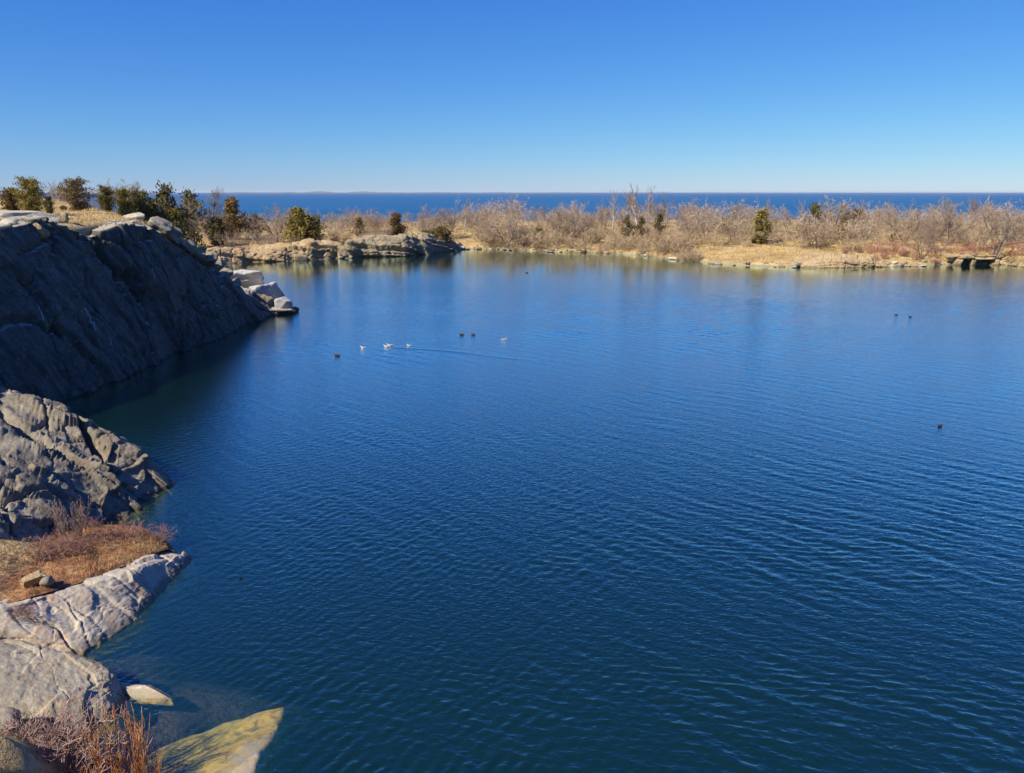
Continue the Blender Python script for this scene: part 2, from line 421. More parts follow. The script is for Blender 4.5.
# quarry water: one closed body; its top carries the wind waves, the mesh is finer towards the near shore
def quarry_water():
    r = np.random.RandomState(12)
    ys = [3.0]
    while ys[-1] < 165: ys.append(ys[-1] + max(.031, .0035 * ys[-1]))
    ys = np.array(ys)
    ss = np.concatenate((np.linspace(-3.0, -.86, 14)[:-1], np.linspace(-.86, .86, 440), np.linspace(.86, 3.0, 14)[1:]))
    Y, S = np.meshgrid(ys, ss, indexing='ij'); X = S * (Y + 1.5)
    G = np.stack((X, Y, np.zeros_like(X)), -1)
    wx = X + .5 * vnoise(G * .22, 1); wy = Y + .5 * vnoise(G * .22, 2)
    n = 60; lam = np.exp(r.normal(math.log(.32), .45, n)).clip(.16, 1.4); second = np.arange(n) % 5 < 2
    th = np.where(second, r.normal(-.55, .42, n), r.normal(.62, .42, n))     # two crossing sets of wind ripples
    sl = (lam / .32) ** -.25 * r.uniform(.5, 1.2, n); sl *= .118 * math.sqrt(2) / math.sqrt((sl ** 2).sum())
    Z = np.zeros_like(X); side = sstep(-.45, .25, S + .5 * vnoise(G * .03, 51))
    for L, t, q, sec in zip(lam, th, sl, second):
        k = 2 * math.pi / L
        Z += (1.35 - .75 * side if sec else .65 + .55 * side) * q / k * np.sin(k * (wx * math.sin(t) + wy * math.cos(t)) + r.rand() * 6.283)
    Z = Z + .35 * np.abs(Z) * np.sign(Z) * (np.abs(Z) / .02).clip(0, 1.5) * .5
    gust = .55 + .8 * sstep(-.5, .6, fbm(G * np.array((.06, .08, 1)), 3, 31))
    gust *= 1 - .5 * sstep(.15, .6, fbm(G * np.array((.035, .11, 1)), 3, 33))
    fine = .75 + .5 * sstep(-.5, .5, vnoise(G * .45, 35))
    calm = 1.0 - .86 * sstep(76, 122, Y + 14 * vnoise(G * np.array((.02, .04, 1)), 37) - .10 * X)
    lee = 1 - .55 * np.exp(-((X + 22) / 9.0) ** 2) * sstep(80, 70, Y)
    Z *= gust * calm * fine * lee
    q0, q1 = at_z(392, 346.5), at_z(575, 364)          # the gulls' wake, a long low crest
    L = float(np.hypot(*(q1 - q0)[:2])); tx, ty = (q1 - q0)[:2] / L
    al, ac = (X - q0[0]) * tx + (Y - q0[1]) * ty, -(X - q0[0]) * ty + (Y - q0[1]) * tx
    ac = ac + .5 * vnoise(G * .25, 41)
    Z += .034 * np.exp(-(ac / .20) ** 2) * sstep(-.3, .6, al) * sstep(L, L * .35, al)
    V = np.stack((X, Y, Z), -1); nr, nc = X.shape
    F = grid_faces(nr, nc)[:, ::-1]
    idx = np.arange(nr * nc).reshape(nr, nc)
    rim = np.concatenate((idx[0, :], idx[1:, -1], idx[-1, -2::-1], idx[-2:0:-1, 0]))
    low = V.reshape(-1, 3)[rim].copy(); low[:, 2] = -9.0
    b0 = nr * nc; m = len(rim); ar = np.arange(m); nx = (ar + 1) % m
    F2 = np.stack((rim[ar], b0 + ar, b0 + nx, rim[nx]), -1)
    cen = np.array([[0, 80, -9.0]])
    VV = np.concatenate((V.reshape(-1, 3), low, cen))
    F3 = np.stack((b0 + ar, np.full(m, b0 + m), np.full(m, b0 + m), b0 + nx), -1)
    me = bpy.data.meshes.new('water')
    Q = np.concatenate((F[:, ::-1], F2)); T = np.stack((b0 + ar, np.full(m, b0 + m), b0 + nx), -1)
    me.vertices.add(len(VV)); me.vertices.foreach_set('co', VV.astype(np.float32).ravel())
    me.loops.add(Q.size + T.size); me.loops.foreach_set('vertex_index', np.concatenate((Q.ravel(), T.ravel())).astype(np.int32))
    me.polygons.add(len(Q) + len(T))
    me.polygons.foreach_set('loop_start', np.concatenate((np.arange(len(Q)) * 4, Q.size + np.arange(len(T)) * 3)).astype(np.int32))
    me.polygons.foreach_set('use_smooth', np.concatenate((np.arange(len(Q)) < len(F), np.zeros(len(T), bool))))
    me.update(calc_edges=True); me.validate(); me.materials.append(M_WATER)
    tag(put('water', me), 'rippled dark blue water filling the quarry', kind='structure')
quarry_water()

# far coast: low land across the bay, in the hazy distance
def far_coast():
    D = 21000.0
    us = np.arange(215, 1024 + 60, 1.5)
    V, F = [], []
    xs = (us - 512) / FPX * D
    n = len(us)
    hgt = np.zeros(n)
    for c, w, h in [(322, 12, 42), (365, 14, 38), (285, 22, 26), (430, 45, 20), (500, 16, 22), (560, 40, 16), (245, 20, 24), (640, 30, 13), (720, 40, 9), (400, 90, 15)]:
        hgt = np.maximum(hgt, h * np.exp(-((us - c) / w) ** 2))
    hgt += 5 * vnoise(np.stack((us * 0.3, us * 0, us * 0), -1), 4)
    for dy, k in [(-600, -0.3), (0, 0.85), (700, 1.0), (1600, 0.5), (2500, -0.3)]:
        V += [(x, D + dy + 300 * math.sin(i * 0.05), SEA_Z + h * k - (3 if k < 0 else 0)) for i, (x, h) in enumerate(zip(xs, hgt))]
    g = NG('far_coast_woods')
    m = g.bsdf(g.ramp(g.noise(g.pos(), 0.002, 3), [(0.4, (0.05, 0.06, 0.04)), (0.6, (0.10, 0.10, 0.07))]), 0.95)
    tag(build('far_coast', V, grid_faces(5, n), m), 'faint low hills of the far coast on the horizon', kind='structure')
far_coast()

# ------------------------------------------------------------------ rock builders
def tubes(segs, sides=3):
    """segs: rows p0(3) p1(3) r0 r1 -> triangles-ish quads"""
    S = np.asarray(segs, float)
    p0, p1, r0, r1 = S[:, :3], S[:, 3:6], S[:, 6], S[:, 7]
    d = p1 - p0; d /= np.linalg.norm(d, axis=1, keepdims=True) + 1e-9
    a = np.where(np.abs(d[:, 2:3]) < .9, np.array([[0, 0, 1.]]), np.array([[1., 0, 0]]))
    x = np.cross(d, a); x /= np.linalg.norm(x, axis=1, keepdims=True) + 1e-9; y = np.cross(d, x)
    n = len(S); V = np.zeros((n, 2, sides, 3))
    for k in range(sides):
        t = 2 * math.pi * k / sides; o = x * math.cos(t) + y * math.sin(t)
        V[:, 0, k] = p0 + o * r0[:, None]; V[:, 1, k] = p1 + o * r1[:, None]
    base = (np.arange(n) * 2 * sides)[:, None]
    F = np.concatenate([np.concatenate((base + k, base + (k + 1) % sides, base + sides + (k + 1) % sides, base + sides + k), 1) for k in range(sides)])
    return V.reshape(-1, 3), F
def cat_resample(A, n, soft=.55):
    """Catmull-Rom along axis 0 to n samples"""
    A = np.asarray(A, float); k = A.shape[0]
    t = np.linspace(0, k - 1, n); i = np.minimum(t.astype(int), k - 2); f = (t - i)
    def g(j): return A[np.clip(j, 0, k - 1)]
    sh = (n,) + (1,) * (A.ndim - 1); f = f.reshape(sh)
    p0, p1, p2, p3 = g(i - 1), g(i), g(i + 1), g(i + 2)
    cr = 0.5 * (2 * p1 + (p2 - p0) * f + (2 * p0 - 5 * p1 + 4 * p2 - p3) * f ** 2 + (3 * p1 - p0 - 3 * p2 + p3) * f ** 3)
    return soft * cr + (1 - soft) * (p1 * (1 - f) + p2 * f)
def rock_sheet(parent, ctrl, nr, nc, mat, amp=(0.5, 0.15, 0.05), scales=(3, 1, 0.3), seed=0, piece_scale=(3, 3, 3), joint=(0.10, 0.15),
               cracks=(), part='rock_slab', flip=False, top_mat=None, top_from=None, warp=0.25, rough=0.12, blur=1, wob=0.0, plates=(), fstep=0.5, soft=.55):
    C = np.array(ctrl, float)                       # columns x rows x 3
    A = cat_resample(C, nc); A = np.swapaxes(cat_resample(np.swapaxes(A, 0, 1), nr, soft), 0, 1)
    P = A.copy()
    if wob: P[..., :2] += wob * np.stack((fbm(A * 1.6, 3, seed + 2), fbm(A * 1.6, 3, seed + 3)), -1)
    du, dv = np.gradient(P, axis=0), np.gradient(P, axis=1)
    N = np.cross(du, dv); N /= np.linalg.norm(N, axis=-1, keepdims=True) + 1e-9
    if flip: N = -N
    off = np.zeros(P.shape[:2])
    for a, s, k in zip(amp, scales, range(9)):
        fo, ed, _ = facets(P, s, seed + 60 * k, step=fstep)
        off += fo * a
    for _ in range(blur):                            # worn, not knife-sharp, steps
        off[1:-1] = .25 * off[:-2] + .5 * off[1:-1] + .25 * off[2:]
        off[:, 1:-1] = .25 * off[:, :-2] + .5 * off[:, 1:-1] + .25 * off[:, 2:]
    off += rough * scales[-1] * fbm(P / scales[-1], 4, seed + 7)
    for k, (dr, wd_, dp_, gr_) in enumerate(plates):   # parallel joints: long flat plates with sharp steps
        dr = np.array(dr, float); dr /= np.linalg.norm(dr)
        q = (P @ dr) / wd_ + .22 * fbm(P * .35, 3, seed + 200 + k) + .35 * vnoise(P * .12, seed + 210 + k)
        i_ = np.floor(q); f_ = q - i_; z_ = np.zeros_like(i_)
        h0, h1 = _h(i_, z_, z_, seed + 220 + k), _h(i_, z_ + 1, z_, seed + 220 + k)
        cut = .3 + .4 * h1                              # plates of unequal width
        hid = np.where(f_ < cut, h0, _h(i_, z_ + 2, z_, seed + 220 + k))
        dist = np.minimum(np.minimum(np.abs(f_ - cut), f_), 1 - f_) * wd_
        on = sstep(-.25, .35, vnoise(P * .25 + 9 * hid[..., None], seed + 230 + k))
        off += dp_ * (hid - .5) * sstep(0, .05, dist)
        off -= gr_ * (1 - sstep(0, .09, dist)) * on
    Q = P / np.array(piece_scale)
    Q = Q + warp * np.stack((fbm(Q * 1.3, 3, seed + 30), fbm(Q * 1.3, 3, seed + 31), fbm(Q * 1.3, 3, seed + 32)), -1)
    f1, f2, cid, _ = voronoi(Q, seed + 90)
    sc_ = min(piece_scale)
    e = (f2 - f1) * sc_
    jw, jd = joint
    jn = 0.4 + 0.6 * sstep(-0.3, 0.5, fbm(P * 0.7, 3, seed + 77))
    off -= jd * jn * (1 - sstep(0, jw, e))
    off += 0.5 * jd * (np.modf(cid * 71.3)[0] - 0.5) * sstep(0, jw, e)
    su = np.linalg.norm(du, axis=-1).mean() * (nc - 1); sv = np.linalg.norm(dv, axis=-1).mean() * (nr - 1)
    U, Vv = np.meshgrid(np.linspace(0, 1, nc), np.linspace(0, 1, nr), indexing='ij')
    wu = 0.02 * fbm(P * 1.1, 3, seed + 55)
    for pts, wd, dp in cracks:
        dm = np.full(U.shape, 9e9)
        for (a0, b0), (a1, b1) in zip(pts[:-1], pts[1:]):
            ex, ey = (a1 - a0) * su, (b1 - b0) * sv
            px, py = (U + wu - a0) * su, (Vv + wu * 0.5 - b0) * sv
            t = np.clip((px * ex + py * ey) / (ex * ex + ey * ey + 1e-9), 0, 1)
            dm = np.minimum(dm, np.hypot(px - ex * t, py - ey * t))
        off -= dp * (1 - sstep(wd * 0.3, wd, dm))
    edge = np.minimum(np.minimum(U, 1 - U) * (nc - 1) / 3, np.minimum(Vv, 1 - Vv) * (nr - 1) / 3)
    off *= np.clip(edge, 0.15, 1)
    P = P + N * off[..., None]
    # split into slabs along the joints
    idx = np.arange(nc * nr).reshape(nc, nr)
    quads = np.stack((idx[:-1, :-1], idx[1:, :-1], idx[1:, 1:], idx[:-1, 1:]), -1).reshape(-1, 4)
    if flip: quads = quads[:, ::-1]
    q2 = np.round(cid[:-1, :-1] * 1e6).astype(np.int64)
    lab = np.arange(q2.size).reshape(q2.shape)
    for _ in range(600):                             # connected pieces
        old = lab.copy()
        for ax in (0, 1):
            a, b = (lab[1:], lab[:-1]) if ax == 0 else (lab[:, 1:], lab[:, :-1])
            same = (q2[1:] == q2[:-1]) if ax == 0 else (q2[:, 1:] == q2[:, :-1])
            m = np.where(same, np.minimum(a, b), -1)
            a[...] = np.where(same, m, a); b[...] = np.where(same, np.minimum(a, b), b)
        if (old == lab).all(): break
    for _ in range(200):                             # crumbs join a neighbour
        ids, cnt = np.unique(lab, return_counts=True)
        small = np.isin(lab, ids[cnt < 120])
        if not small.any(): break
        for dx, dy in ((1, 0), (-1, 0), (0, 1), (0, -1)):
            sh = np.roll(lab, (dx, dy), (0, 1)); ok = small & ~np.roll(small, (dx, dy), (0, 1))
            if dx: ok[0 if dx > 0 else -1] = False
            if dy: ok[:, 0 if dy > 0 else -1] = False
            lab = np.where(ok, sh, lab); small = small & ~ok
    qid = lab.reshape(-1)
    PV = P.reshape(-1, 3)
    for i in np.unique(qid):
        q = quads[qid == i]
        us_, inv = np.unique(q, return_inverse=True)
        m = mat
        if top_mat is not None:
            rows = (us_ % nr) / (nr - 1)
            if np.median(rows) > top_from: m = top_mat
        build(part, PV[us_], inv.reshape(-1, 4), m, parent)
    return P
_ICO = {}
def ico(sub):
    if sub not in _ICO:
        import bmesh
        bm = bmesh.new(); bmesh.ops.create_icosphere(bm, subdivisions=sub, radius=1.0)
        _ICO[sub] = (np.array([v.co[:] for v in bm.verts]), np.array([[v.index for v in f.verts] for f in bm.faces])); bm.free()
    return _ICO[sub]
def boulder_mesh(seed, size, mat, cuts=9, sub=4, rough=0.05, boxy=0.0):
    """a broken stone: a ball cut by planes, then roughened"""
    r = np.random.RandomState(seed)
    V, F = ico(sub); V = V.copy()
    if boxy:
        m = np.abs(V).max(1, keepdims=True); V = V * (1 - boxy) + boxy * V / m * 0.85
    for _ in range(cuts):
        n = r.normal(size=3); n /= np.linalg.norm(n)
        if boxy and r.rand() < 0.6:
            k = r.randint(3); n = np.eye(3)[k] * r.choice((-1, 1)) + r.normal(size=3) * 0.12; n /= np.linalg.norm(n)
        dcut = r.uniform(0.55, 0.82)
        o = V @ n - dcut
        V = V - np.maximum(o, 0)[:, None] * n
    nn = V / (np.linalg.norm(V, axis=1, keepdims=True) + 1e-9)
    V = V + nn * (rough * fbm(V * 2.2 + seed, 4, seed))[:, None]
    V = V * np.array(size)
    return mesh_data('stone', V, F, mat)
def block_mesh(seed, size, mat, n=12, rough=0.03, skew=0.15):
    """a quarried block: box grid with worn edges, skewed and roughened"""
    r = np.random.RandomState(seed)
    V, F = [], []
    for ax in range(3):
        for sg in (-1, 1):
            a = np.linspace(-1, 1, n); A, B = np.meshgrid(a, a, indexing='ij')
            G = np.zeros((n, n, 3)); G[..., ax] = sg; G[..., (ax + 1) % 3] = A; G[..., (ax + 2) % 3] = B * sg
            F.append(grid_faces(n, n)[:, ::1] + len(V) * n * n); V.append(G.reshape(-1, 3))
    V = np.concatenate(V); F = np.concatenate(F)
    p = 9.0
    V = V / (np.abs(V) ** p).sum(1, keepdims=True) ** (1 / p)
    sk = r.normal(size=(3, 3)) * skew; np.fill_diagonal(sk, 0); sk[2] *= 0.5
    V = V + V @ sk.T
    V = V * (1 + rough * fbm(V * 1.7 + seed, 4, seed))[:, None]
    return mesh_data('block', V * np.array(size), F[:, ::-1], mat)
def stone(me, loc, rot, name, label, cat='rock', group=None):
    o = put(name, me); o.location = tuple(loc); o.rotation_euler = rot
    return tag(o, label, cat, group)

# ------------------------------------------------------------------ the left quarry cliff
cols = [((-25, 28), (-30.5, 29, 8.6), .35), ((-24.6, 32), (-29, 34, 8.7), .3), ((-24, 36), (-27.8, 38, 8.8), .3), ((-23.6, 40), (-27.2, 42, 9.2), .35), ((-23.5, 43), (-26.8, 45, 9.5), .3),
        ((-23.3, 46), (-26.2, 48.3, 8.5), .2), ((-23.2, 49), (-25.6, 50.8, 8.9), .25), ((-23.2, 52), (-25, 53.6, 9.0), .3),
        ((-22.8, 54.5), (-24.6, 57, 7.4), .55), ((-22.2, 57), (-24.1, 60.3, 5.8), .6), ((-22.2, 61), (-23.6, 64, 3.7), .5),
        ((-22.1, 65.5), (-23, 68.3, 1.8), .4), ((-21.5, 69.5), (-22.4, 71, 1.0), .2), ((-21.2, 72.4), (-21.8, 72.8, .3), .1)]
ctrl = []
for (bx, by), (tx, ty, tz), lip in cols:
    b, t = np.array((bx, by, 0.)), np.array((tx, ty, tz))
    bk = np.array((-5.0, 3.2, 0)) if ty < 55 else np.array((-3.2, 2.2, 0))
    if ty > 53:
        t = t - (0, 0, .25); bv = np.array((-1.3, .8, .35 + lip * .6))
    else: bv = np.array((-.9, .6, .08))
    ctrl.append([b + (0.5, 0, -3), b, b + (t - b) * 0.32 + (.15, 0, 0), b + (t - b) * 0.66 + (.12, 0, 0), t,
                 t + bv, t + bk * .6 + (bv[0] if ty > 53 else 0, 0, bv[2] + (-.25 if ty < 53 else -.1)), t + bk * 1.3 + (0, 0, -1.4)])
cliff = empty('quarry_cliff', (-23.5, 50, 0), 'tall dark sheer granite quarry face in shadow on the left shore', 'cliff')
CR = [([(.36, .62), (.41, .47), (.46, .34)], .45, .9), ([(.52, .55), (.535, .35), (.56, .14)], .2, .35), ([(.60, .52), (.62, .3), (.64, .15)], .18, .3),
      ([(.22, .5), (.30, .53), (.37, .5)], .15, .3), ([(.44, .5), (.52, .53), (.58, .5)], .15, .25), ([(.12, .38), (.20, .36), (.24, .30)], .22, .5),
      ([(.40, .5), (.425, .3), (.45, .14)], .16, .3), ([(.68, .47), (.69, .3), (.71, .15)], .16, .3)]
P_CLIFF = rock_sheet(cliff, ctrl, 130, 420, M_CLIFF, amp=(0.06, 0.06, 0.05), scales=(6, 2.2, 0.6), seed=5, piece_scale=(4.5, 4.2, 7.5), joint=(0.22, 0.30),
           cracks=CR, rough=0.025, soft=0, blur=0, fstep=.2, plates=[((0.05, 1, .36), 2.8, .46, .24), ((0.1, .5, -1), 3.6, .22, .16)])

# ------------------------------------------------------------------ near outcrop, ledge and slab on the lower left
outc = empty('rock_outcrop', (-16, 24, 0), 'rugged dark grey rock outcrop sloping into the water below the cliff', 'rock')
ctrl = [[(-24, 31.5, -1.5), (-24.2, 30.2, 2.5), (-24, 29, 4.8), (-20.5, 24, 3.2), (-17.5, 19.5, 1.9), (-15.2, 16.3, .6)],
        [(-21, 31.2, -1.5), (-20.6, 30.2, 1.5), (-20, 28.7, 3.65), (-16.7, 22.8, 2.5), (-14.7, 19.4, 1.4), (-13.5, 17.4, .4)],
        [(-19, 31, -1.5), (-18.6, 30.1, 1.3), (-18.2, 28.8, 3.15), (-16.0, 24.5, 2.2), (-14.5, 21.4, 1.15), (-13.7, 19.9, .3)],
        [(-17, 30.6, -1.5), (-16.8, 29.6, 1.3), (-16.6, 28.2, 2.75), (-15.2, 25.3, 1.7), (-14.3, 23.4, .55), (-13.6, 22.0, -.6)],
        [(-15.3, 29.8, -1.5), (-15.1, 28.9, 1.0), (-14.9, 27.6, 2.05), (-14.2, 26.0, 1.2), (-13.6, 24.9, .3), (-12.9, 24.0, -.9)],
        [(-13.9, 29.0, -1.5), (-13.8, 28.2, .2), (-13.7, 27.4, .8), (-13.4, 26.9, .4), (-13.1, 26.4, -.2), (-12.6, 25.9, -1.1)],
        [(-12.6, 28.4, -2.2), (-12.6, 28.0, -1.8), (-12.6, 27.5, -1.5), (-12.5, 27.1, -1.5), (-12.4, 26.8, -1.7), (-12.2, 26.6, -2.2)]]
CRA = [([(.18, .48), (.35, .55), (.55, .60), (.74, .66)], .16, .40), ([(.50, .44), (.60, .56), (.68, .68)], .30, .55), ([(.20, .70), (.38, .70), (.55, .78)], .12, .3),
       ([(.30, .35), (.34, .5)], .10, .2), ([(.12, .62), (.2, .72), (.3, .86)], .10, .25)]
rock_sheet(outc, ctrl, 190, 250, M_NEAR, amp=(0.26, 0.26, 0.26), scales=(2.4, 0.9, 0.24), seed=23, piece_scale=(2.6, 2.6, 1.8), joint=(0.12, 0.22),
           cracks=CRA, rough=0.12, blur=0, fstep=.18, plates=[((.25, .9, .35), 1.7, .34, .12)], flip=True)

ledge = empty('granite_ledge', (-11, 18, 0), 'pale grey and pink granite ledge tapering to a point in the water', 'rock')
ctrl = [[(-16, 15, 1.3), (-13.8, 15.6, 1.42), (-13.3, 15.1, 1.15), (-13, 14.8, .8), (-12.9, 14.7, .1)],
        [(-13.6, 17.6, 1.0), (-12.2, 16.9, 1.22), (-12.2, 16.5, 1.08), (-12.2, 16.1, .85), (-12.15, 16.0, .1)],
        [(-13, 18.6, .85), (-11.7, 17.7, 1.07), (-11.5, 17.0, .82), (-11.3, 16.3, .5), (-11.25, 16.2, -.3)],
        [(-12.2, 19.2, .75), (-11.2, 18.2, .94), (-10.9, 17.3, .56), (-10.5, 16.45, .1), (-10.4, 16.4, -.7)],
        [(-11.7, 20.0, .6), (-10.65, 19.2, .77), (-10.35, 18.6, .42), (-10.0, 17.9, 0), (-9.8, 17.8, -.8)],
        [(-11.3, 20.9, .4), (-10.5, 20.1, .6), (-10.25, 19.9, .3), (-10, 19.8, 0), (-9.8, 19.7, -.8)],
        [(-10.8, 21.9, .1), (-10.1, 21.3, .16), (-10.0, 21.25, .06), (-9.93, 21.2, -.05), (-9.7, 21.1, -.8)],
        [(-10.2, 22.4, -.8), (-10, 22, -.75), (-9.95, 21.9, -.75), (-9.9, 21.8, -.8), (-9.8, 21.7, -1.2)]]
rock_sheet(ledge, ctrl, 120, 200, M_LEDGE, amp=(0.14, 0.08, 0.14), scales=(1.2, 0.45, 0.11), seed=41, piece_scale=(1.9, 1.9, 1.9), joint=(0.035, 0.06),
           cracks=[([(.20, .55), (.33, .62), (.44, .90)], .05, .12), ([(.36, .40), (.42, .55), (.48, .86)], .03, .05)], rough=0.10, flip=True, blur=0, fstep=.2, plates=[((.5, 1, .2), 1.5, .07, .05)])
slab = empty('granite_slab', (-10, 14, 0), 'broad speckled grey granite slab beside the bare pink bush', 'rock')
ctrl = [[(-14, 14.5, .3), (-13.9, 14.2, 1.45), (-12.6, 12.8, 1.4), (-11.8, 12, 1.0), (-11, 11, .1)],
        [(-11.7, 15.55, .3), (-11.6, 15.25, 1.15), (-11, 14.3, 1.14), (-10.4, 13.4, .95), (-10.0, 12.6, .1)],
        [(-10.6, 15.6, -.3), (-10.6, 15.3, .92), (-10.1, 14.4, .88), (-9.55, 13.6, .7), (-9.2, 13.1, -.3)],
        [(-9.5, 15.6, -.6), (-9.6, 15.25, .66), (-9.3, 14.6, .6), (-8.95, 13.9, .42), (-8.7, 13.5, -.5)],
        [(-8.9, 15.3, -.7), (-9.0, 15.05, .42), (-8.9, 14.7, .38), (-8.65, 14.1, .22), (-8.4, 13.8, -.6)],
        [(-8.4, 14.9, -.9), (-8.55, 14.75, -.3), (-8.5, 14.6, -.3), (-8.4, 14.3, -.4), (-8.3, 14.1, -.9)]]
P_SLAB = rock_sheet(slab, ctrl, 120, 170, M_SLAB, amp=(0.14, 0.09, 0.16), scales=(1.0, 0.4, 0.11), seed=52, piece_scale=(2.2, 2.2, 2.2), joint=(0.03, 0.05),
           cracks=[([(.55, .62), (.68, .50), (.8, .46)], .03, .04)], rough=0.12, flip=True, blur=0, fstep=.2)
# pale quartz veins standing slightly proud of the slab
M_STREAK = granite('pale_mineral_streak', (0.22, 0.22, 0.21), (0.34, 0.34, 0.33), (0.46, 0.46, 0.45), (0.2, 0.2, 0.2), 0.3, 1.0)
def project(P):
    f = P[..., 1] * CP + (CAM_H - P[..., 2]) * SP; up = P[..., 1] * SP - (CAM_H - P[..., 2]) * CP
    return 512 + FPX * P[..., 0] / f, 386.5 - FPX * up / f
def vein(P, parent, path, rad, seed, name='quartz_vein'):
    U, V_ = project(P); pts = []
    for (a, b), (c, d) in zip(path[:-1], path[1:]):
        for t in np.linspace(0, 1, 14, endpoint=False):
            k = np.argmin((U - a - (c - a) * t) ** 2 + (V_ - b - (d - b) * t) ** 2); q = P.reshape(-1, 3)[k]
            if not pts or np.linalg.norm(q - pts[-1]) > .02: pts.append(q)
    r_ = np.random.RandomState(seed)
    sg = [(*a, *b, rad * r_.uniform(.5, 1.2), rad * r_.uniform(.5, 1.2)) for a, b in zip(pts[:-1], pts[1:])]
    build(name, *tubes(sg, 5), M_PALE if name == 'quartz_vein' else M_STREAK, parent)
for k, path in enumerate([[(84, 308), (90, 319), (96, 331)], [(37, 305), (44, 321)], [(149, 262), (156, 278)], [(108, 335), (113, 346)]]):
    vein(P_CLIFF, cliff, path, (.10, .06, .06, .04)[k], 5 + k, 'mineral_streak')
vein(P_SLAB, slab, [(3, 667), (22, 664.5), (48, 663.5), (66, 665)], .016, 1)
vein(P_SLAB, slab, [(54, 664), (52, 671), (58, 683)], .012, 2)

shelf = empty('grassy_shelf', (-13, 19, 0), 'rust and straw coloured grassy shelf between outcrop and pale ledge', 'ground')
tag(shelf, kind='structure'); del shelf['category']
ctrl = [[(-16.5, 17.5, 1.2), (-15.2, 16.5, 1.35), (-13.8, 15.5, 1.3)], [(-14.6, 19.3, .95), (-13.2, 18.3, 1.12), (-12.15, 17.1, 1.13)], [(-14.4, 21, .75), (-12.9, 19.7, .95), (-11.55, 18.15, .95)],
        [(-14.1, 22.8, .5), (-12.6, 21.2, .72), (-11.0, 19.6, .72)], [(-12.7, 24.0, -.1), (-11.8, 22.6, .35), (-10.6, 21.3, .38)], [(-11.2, 24.2, -1), (-10.9, 23.2, -.6), (-10.4, 22.2, -.4)]]
C_SHELF = ctrl
P_SHELF = rock_sheet(shelf, ctrl, 60, 110, M_SHELF, amp=(0.05,), scales=(0.8,), seed=61, piece_scale=(60, 60, 60), joint=(0.01, 0.0), rough=0.10, part='turf', flip=True)

# half-drowned ledge at the bottom, algae on what lies under water
sub = empty('drowned_ledge', (-6, 12.5, 0), 'flat pale rock ledge half under water, yellow with algae', 'rock')
ctrl = [[(-9.0, 9.0, -.5), (-7.0, 9.0, -.12), (-5.7, 9.0, .10), (-4.95, 9.0, .12), (-4.75, 9.0, -.8), (-4.6, 9.0, -3)],
        [(-9.0, 11.4, -.6), (-7.4, 11.4, -.24), (-6.1, 11.5, -.03), (-5.02, 11.6, .10), (-4.85, 11.6, -.7), (-4.7, 11.6, -3)],
        [(-8.8, 12.6, -.7), (-7.7, 12.7, -.30), (-6.3, 12.8, -.16), (-5.05, 12.9, .00), (-4.9, 12.9, -.7), (-4.7, 13, -3)],
        [(-8.4, 13.2, -.8), (-7.6, 13.4, -.40), (-6.3, 13.8, -.24), (-5.12, 14.0, -.10), (-5.0, 14.0, -.8), (-4.8, 14, -3)],
        [(-8.2, 13.5, -.95), (-7.5, 13.8, -.50), (-6.3, 14.3, -.32), (-5.12, 14.66, -.14), (-5.05, 14.6, -.8), (-4.9, 14.6, -3)],
        [(-8.1, 13.7, -1.5), (-7.2, 13.95, -1.3), (-6.2, 14.45, -1.2), (-5.2, 14.85, -1.2), (-5.1, 14.9, -1.5), (-5.0, 14.9, -3)]]
rock_sheet(sub, ctrl, 90, 110, M_PALE, amp=(0.02, 0.03), scales=(1.0, 0.25), seed=71, piece_scale=(40, 40, 40), joint=(0.02, 0.0), rough=0.04, part='rock_slab', flip=True, wob=.10)

stone(boulder_mesh(3, (0.85, 0.26, 0.24), M_PALE, 14, 5, 0.10), (-8.35, 14.95, -0.02), (0, 0.16, -0.2), 'shore_stone', 'small bleached stone poking out of the water beside the speckled slab')
stone(boulder_mesh(8, (0.55, 0.48, 0.42), M_SLAB, 8, 4, 0.06), tuple(at_z(-4, 733, 0.75)), (0, 0, 0.6), 'boulder', 'rounded lichen grey boulder at the edge left of the pink bush')
stone(boulder_mesh(12, (0.46, 0.19, 0.19), M_TAN, 16, 5, 0.10, .3), (-12.35, 17.75, 1.32), (0.2, -0.16, 0.62), 'loose_stone', 'angular tan stone lying on the grassy shelf above the pale ledge')
stone(boulder_mesh(14, (0.20, 0.15, 0.14), M_NEAR, 9, 3), (-12.0, 17.75, 1.25), (0.1, 0, 1.2), 'loose_stone', 'small dark stone wedged against the angular tan stone')

